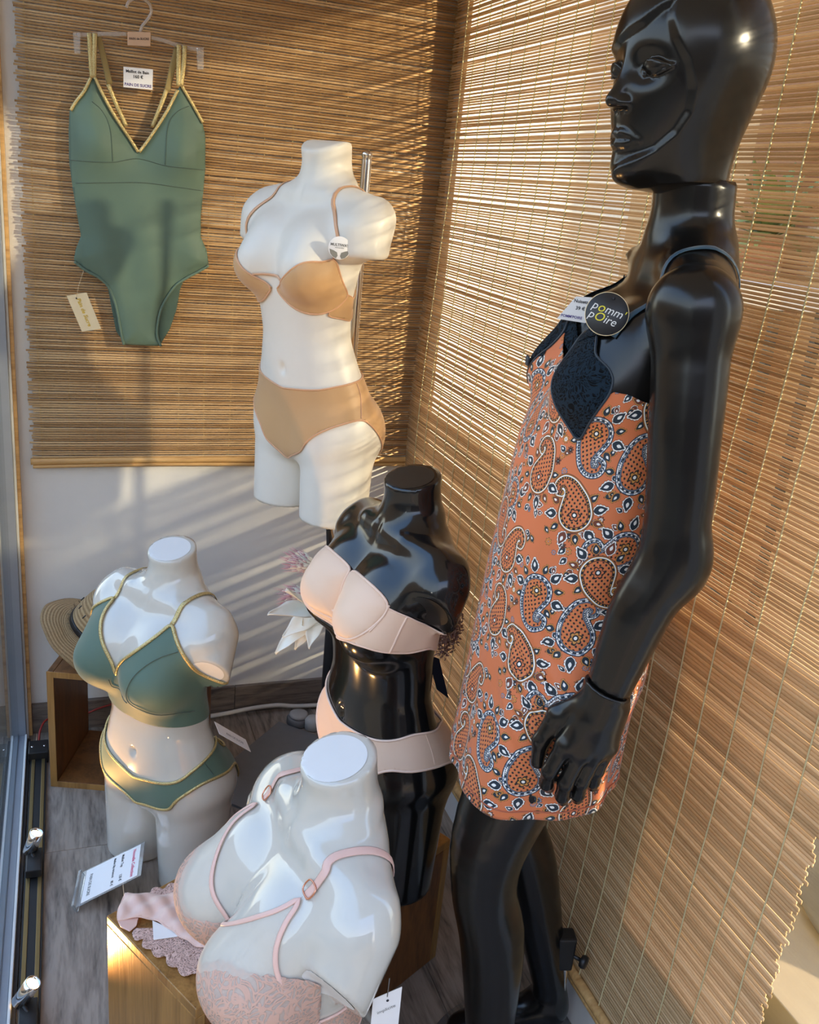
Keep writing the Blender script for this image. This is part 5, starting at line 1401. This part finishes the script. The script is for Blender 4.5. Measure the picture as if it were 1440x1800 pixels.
P = [tuple(ex * .0262 * math.cos(a) + ey * .0262 * math.sin(a) + n * .0006) for a in np.linspace(0, 6.283, 48, endpoint=False)]
tube('rim', P, .0005, M['cream_card'], rt_, closed=True, sides=5)
ctr = pc + tocam(pc) * .020
def facing_card(pts, ref, lift): 
    """Corners where the rays through pts meet the plane through ref facing halfway to the viewer."""
    nn = (tocam(ref) + Vector((-.1, -.1, .2))).normalized(); o = Vector(ref) + tocam(ref) * lift
    return [CP + ray(*p) * ((o - CP).dot(nn) / ray(*p).dot(nn)) for p in pts]
p1 = mb.M @ mb.near(mb.pick(1012, 545))[0]
cs = facing_card([(1013, 521), (1060, 524), (1030, 568), (979, 560)], p1, .034)
card('price_card', 'white price card beside the round black tag on the dress', cs, M['paper'], [('Nuisette :', .05, .82, .16, M['ink'], 'b', 'l'), ('39 €', .45, .54, .17, M['ink'], 'b'), ("POMM'POIRE", .40, .16, .13, M['ink_violet'], 'b')])
p1 = form.M @ form.near(form.pick(597, 436))[0]; c = p1 + tocam(p1) * .010
rt_, ex, ey, n = disc_tag('swing_tag', 'round white and grey swing tag on the nude bra strap', c, tocam(p1) + Vector((-.1, -.1, -.1)), Vector((0, 0, 1)) + CR * .03, .0205, M['paper'], .0008)
V, F = text_vf('MULTIWAY', .0066, bold=True); mk('lettering', plane_map(V + np.array([0, .0052, 0]), (0, 0, 0), ex, ey, .0012), F, M['ink_grey'], rt_, False)
V, F = text_vf('convertible', .0036); mk('lettering', plane_map(V + np.array([0, .0005, 0]), (0, 0, 0), ex, ey, .0012), F, M['ink_grey'], rt_, False)
M['grey_print'] = plain('grey_print', srgb(132, 130, 122), .6)
for s in (-1, 1):
    pts = [(s * .0180, -.0030), (s * .0100, -.0052), (s * .0038, -.0080), (s * .0022, -.0140), (s * .0050, -.0188), (s * .0110, -.0166), (s * .0160, -.0110)]
    mk('printed_cup', plane_map([(a, b, 0) for a, b in pts], (0, 0, 0), ex, ey, .0012), [tuple(range(7)) if s > 0 else tuple(range(7))[::-1]], M['grey_print'], rt_, False)
# white card hanging at the hip of the green bikini
p1 = green.M @ green.near(green.pick(385, 1285))[0]
cs = [aty(p[0], p[1], y) for p, y in (((377, 1268), p1.y - .03), ((432, 1300), p1.y - .01), ((440, 1321), p1.y - .035), ((386, 1290), p1.y - .055))]
cs[2] = cs[1] + cs[3] - cs[0]
card('hang_tag', 'narrow white hang tag at the hip of the green bikini bottom', cs, M['paper'], [('PAIN DE SUCRE', .55, .42, .26, M['ink_grey'])])
# card on the blush bra
p1 = front.M @ front.near(front.pick(672, 1712))[0]
cs = [aty(p[0], p[1], p1.y + .012) for p in ((656, 1757), (707, 1735), (693, 1826), (648, 1848))]
cs[2] = cs[1] + cs[3] - cs[0]
t_ = card('hang_tag', 'white hang tag dangling at the back of the blush lace bra', cs, M['paper'], [('implicite', .50, .70, .085, M['ink_grey']), ('10S1', .62, .16, .16, M['ink_grey'])], hole=(.52, .86))
tube('string', [tuple(aty(681, 1752, p1.y + .012) - cs[3]), tuple(aty(685, 1720, p1.y + .004) - cs[3])], .0006, M['ink_grey'], t_, sides=5)
# navy satin swing tag hanging behind the black torso
p1 = black.M @ black.near(black.pick(760, 1150))[0]
cs = [aty(p[0], p[1], p1.y + .05) for p in ((751, 1150), (772, 1158), (789, 1228), (768, 1212))]
card('hang_tag', 'dark navy swing tag hanging behind the waist of the black torso', cs, plain('navy_card', srgb(22, 28, 44), .35), [])

# ------------------------------------------------------------------ acrylic price holder leaning at the foot of the green bikini torso
zt = .012
P4, P1 = atz(136, 1594, zt), atz(148, 1534, zt); P2, P3 = atz(249, 1484, .075), atz(248, 1546, .075)
P3 = P4 + (P2 - P1)
ph = empty('price_holder', P4, 0, 'clear acrylic price holder with a printed card on the floor by the green bikini torso', 'holder')
o_ = Vector(); ax_, ay_ = P3 - P4, P1 - P4; nz_ = ax_.cross(ay_).normalized()
if nz_.z < 0: nz_ = -nz_
def slab(name, u0, u1, v0, v1, l0, l1, mat):
    V = [tuple(ax_ * u + ay_ * v + nz_ * l) for l in (l0, l1) for u, v in ((u0, v0), (u1, v0), (u1, v1), (u0, v1))]; return mk(name, V, BOXF, mat, ph, False)
slab('acrylic_plate', -.04, 1.06, -.02, 1.02, 0, .0016, M['acrylic']); slab('printed_card', .06, 1.0, .02, .98, .0018, .0024, M['paper'])
slab('holder_foot', -.06, -.02, -.02, 1.02, -.010, .010, M['acrylic'])
def hol(text, u, v, s, ink, bold=False, al='LEFT'):
    V, F = text_vf(text, s, bold=bold, align=al); exx = -ay_.normalized(); eyy = ax_ - exx * ax_.dot(exx); mk('lettering', plane_map(V, tuple(ax_ * u + ay_ * v), exx, eyy.normalized(), .0) + np.array(nz_ * .0028), F, ink, ph, False)
hol('Nouvelle Collection', .90, .90, .0105, M['ink_pink'], True); hol('Maillot Top', .70, .92, .0085, M['ink'], True); hol('120 €', .70, .32, .0085, M['ink'], True)
hol('Maillot Slip échancré', .56, .92, .0072, M['ink'], True); hol('85 €', .56, .24, .0080, M['ink'], True); hol('PAIN DE SUCRE', .16, .80, .0095, M['ink_grey'], True)

# ------------------------------------------------------------------ blush brief laid over the gold crate, with its lace and paper card
ZC = H + .002
def flat(name, pts, mat, parent, dz, res=.004, hf=None, thick=.0012):
    O = np.array([atz(*p, ZC + dz)[:2] for p in pts]); lo, hi = O.min(0) - res, O.max(0) + res
    X, Y = np.meshgrid(np.arange(lo[0], hi[0] + res, res), np.arange(lo[1], hi[1] + res, res), indexing='ij'); n_, m_ = X.shape
    ii, jj = np.meshgrid(np.arange(n_ - 1), np.arange(m_ - 1), indexing='ij'); a = (ii * m_ + jj).ravel(); Q = np.stack([a, a + m_, a + m_ + 1, a + 1], 1)
    g = poly_sd(X.ravel(), Y.ravel(), O); V = np.stack([X.ravel(), Y.ravel(), np.full(X.size, ZC + dz)], 1); V2, T2, ex, cut = clip(V, tris(Q), g, (g,))
    if hf is not None: V2[:, 2] += hf(V2[:, 0], V2[:, 1], ex[0])
    o = mk(name, V2, T2, mat, parent); solid(o, thick, 1); p = Piece(); p.V = V2; p.N = np.tile([0, 0, 1.], (len(V2), 1)); p.ch = chains(cut); return p
br = empty('brief', (0, 0, 0), 0, 'blush satin brief with lace trim lying on the gold crate', 'underwear')
def scal(line, amp=7, k=9, n=70):
    P = spline([(x, y, 0) for x, y in line], n)[:, :2]; T = np.gradient(P, axis=0); N_ = np.stack([T[:, 1], -T[:, 0]], 1); N_ /= np.linalg.norm(N_, axis=1, keepdims=True) + 1e-9
    return [tuple(q) for q in P + N_ * (amp * np.abs(np.sin(np.linspace(0, k * math.pi, n))))[:, None]]
up_l = scal([(262, 1574), (282, 1566), (305, 1560), (322, 1545), (345, 1540), (360, 1532)], 9, 4)
M['lace_dark'] = M['lace_pink']
flat('lace_trim', up_l + [(385, 1560), (380, 1600), (300, 1590)], M['lace_pink'], br, .0005)
dn_l = scal([(232, 1640), (252, 1650), (266, 1668), (292, 1680), (312, 1700), (338, 1712)][::-1], 10, 5)
flat('lace_trim', [(238, 1632), (300, 1632), (370, 1660), (360, 1712)] + dn_l, M['lace_pink'], br, .0010)
satin = plain('blush_satin', srgb(226, 192, 178), .38, Sheen_Weight=.3)
def sat_h(x, y, d): return .010 * (1 - np.exp(-np.clip(d, 0, 1) / .012)) + .0028 * np.sin(x * 190 + y * 60) * np.clip(d / .012, 0, 1) + .0022 * np.sin(x * 90 - y * 170)
sp_ = flat('satin_panel', [(220, 1570), (246, 1571), (275, 1573), (312, 1570), (340, 1563), (370, 1552), (420, 1560), (430, 1640), (372, 1668), (345, 1662), (316, 1645), (290, 1626), (268, 1614), (244, 1612), (222, 1614), (206, 1618), (208, 1600)], satin, br, .006, .004, sat_h)
edge(sp_, 'satin_binding', satin, br, .0016)
flat('gusset_lining', [(206, 1618), (222, 1613), (244, 1612), (240, 1628), (228, 1638), (212, 1630)], M['blush'], br, .003, .003)
cc = [atz(*p, ZC + .004) for p in ((268, 1618), (318, 1640), (312, 1646), (270, 1652))]
card('paper_card', 'small white card tucked under the blush brief on the crate', cc, M['paper'], [])

# ------------------------------------------------------------------ vase of artificial flowers behind the black torso
vs = empty('flower_vase', (.56, 1.69, 0), 0, 'slim dark vase standing behind the black torso', 'vase')
mk('vase_body', *lathe_vf([(.055, 0), (.060, .004), (.052, .10), (.036, .30), (.030, .46), (.036, .50), (.038, .505), (.033, .505), (.027, .46)], 36), M['dark_metal'], vs)
M['petal'] = plain('ivory_petal', srgb(240, 236, 222), .6, vary=.04, Sheen_Weight=.2)
M['stem'] = plain('green_stem', srgb(90, 104, 60), .6)
fw = empty('white_flower', (0, 0, 0), 0, 'large white artificial flower with curled petals left of the black torso', 'flower')
fc = aty(566, 1075, 1.60); fax = (aty(500, 1082, 1.55) - fc).normalized()
def petal(c, d, up, L, w, curl, seed):
    q = random.Random(seed); d = Vector(d).normalized(); sdir = d.cross(Vector(up)).normalized(); u_ = sdir.cross(d).normalized(); V = []; nL, nw = 14, 9
    for i in range(nL):
        t = i / (nL - 1); ww = w * math.sin(math.pi * min(1, .12 + .86 * t) ** .85) * (1 - .25 * (t > .8) * (t - .8) / .2)
        for j in range(nw):
            s_ = j / (nw - 1) * 2 - 1; p = Vector(c) + d * (L * (t - .18 * curl * t * t)) + u_ * (-curl * L * .55 * t * t + .22 * w * s_ * s_ + .05 * w * math.sin(9 * t + 4 * s_ + seed)) + sdir * (ww * s_ * (1 + .08 * math.sin(14 * t + seed)))
            V.append(tuple(p))
    return V, [(i * nw + j, i * nw + j + 1, (i + 1) * nw + j + 1, (i + 1) * nw + j) for i in range(nL - 1) for j in range(nw - 1)]
tips = [(478, 1068, .026, .2), (520, 1014, .026, -.4), (476, 1136, .020, .5), (508, 1138, .018, .5), (540, 1128, .018, .4), (556, 1030, .026, -.3), (496, 1112, .022, .3), (532, 1100, .024, .1), (500, 1046, .022, -.1)]
for i, (tx, ty, w, cu) in enumerate(tips):
    tip = aty(tx, ty, 1.52 + .018 * (i % 4)); v = tip - fc
    o = mk('petal', *petal(fc, v, (-.4, -.5, .8), v.length * 1.02, w, cu, i), M['petal'], fw); solid(o, .001)
tube('stem', [tuple(fc), tuple(fc + Vector((.02, .03, -.03))), (.56, 1.69, .47), (.56, 1.69, .30)], .003, M['stem'], fw)
def bristles(name, label, base_px, tip_px, y, n, spread, seed):
    b, t_ = aty(*base_px, y), aty(*tip_px, y - .01); d = t_ - b; q = random.Random(seed); r = empty(name, (0, 0, 0), 0, label, 'flower', 'thistle flowers'); A_, B_ = [], []
    for k in range(n):
        v = Vector((q.gauss(0, 1), q.gauss(0, 1), q.gauss(0, 1))).normalized() * d.length * spread * q.random() ** .5; e_2 = b + (d * q.uniform(.75, 1.05)) + v; m = b.lerp(e_2, .80)
        A_.append(tube_vf([tuple(b + v * .05), tuple(m)], .0007, 3)); B_.append(tube_vf([tuple(m), tuple(e_2)], [.0006, .0002], 3))
    o = mk('bristle_base', *join_vf(A_), M['petal'], r); o['kind'] = 'stuff'; o = mk('bristle_tip', *join_vf(B_), M['bristle'], r); o['kind'] = 'stuff'
    tube('flower_stem', [tuple(b), (.56, 1.69, .49), (.56, 1.69, .32)], .0025, M['stem'], r); return r
M['bristle'] = plain('pink_bristle', srgb(222, 176, 196), .6)
bristles('thistle_flower', 'white thistle flower with pink bristle tips, upper left of the black torso', (566, 998), (512, 985), 1.62, 260, .42, 1)
bristles('thistle_flower', 'white thistle flower with pink bristle tips behind the white petals', (560, 1050), (500, 1046), 1.66, 200, .36, 2)
hy = empty('dried_flower', (0, 0, 0), 0, 'dusty pink dried flower head right of the black torso', 'flower')
M['dusty'] = plain('dusty_pink_floret', srgb(142, 110, 104), .8, vary=.3, scale=80)
hc = aty(788, 1108, 1.60); q = random.Random(8); parts = []
for k in range(420):
    v = Vector((q.gauss(0, 1), q.gauss(0, 1), q.gauss(0, 1))).normalized() * q.random() ** .4; p = hc + Vector((v.x * .026, v.y * .03, v.z * .062 + v.x * .02))
    n_ = Vector((q.gauss(0, 1), q.gauss(0, 1), q.gauss(0, 1))).normalized(); t1 = n_.orthogonal().normalized() * .006; t2 = n_.cross(t1)
    parts.append(([tuple(p), tuple(p + t1 + t2 * .5 + n_ * .002), tuple(p + t1 * 1.2 + t2 * 1.2), tuple(p + t2 + t1 * .4 + n_ * .002), tuple(p - t1 - t2 * .4 + n_ * .002), tuple(p - t1 * 1.1 - t2 * 1.1)], [(0, 1, 2, 3), (0, 4, 5)]))
o = mk('floret_cluster', *join_vf(parts), M['dusty'], hy, False); o['kind'] = 'stuff'
tube('flower_stem', [tuple(hc), (.60, 1.68, .55), (.565, 1.69, .49), (.56, 1.69, .34)], .0022, M['stem'], hy)
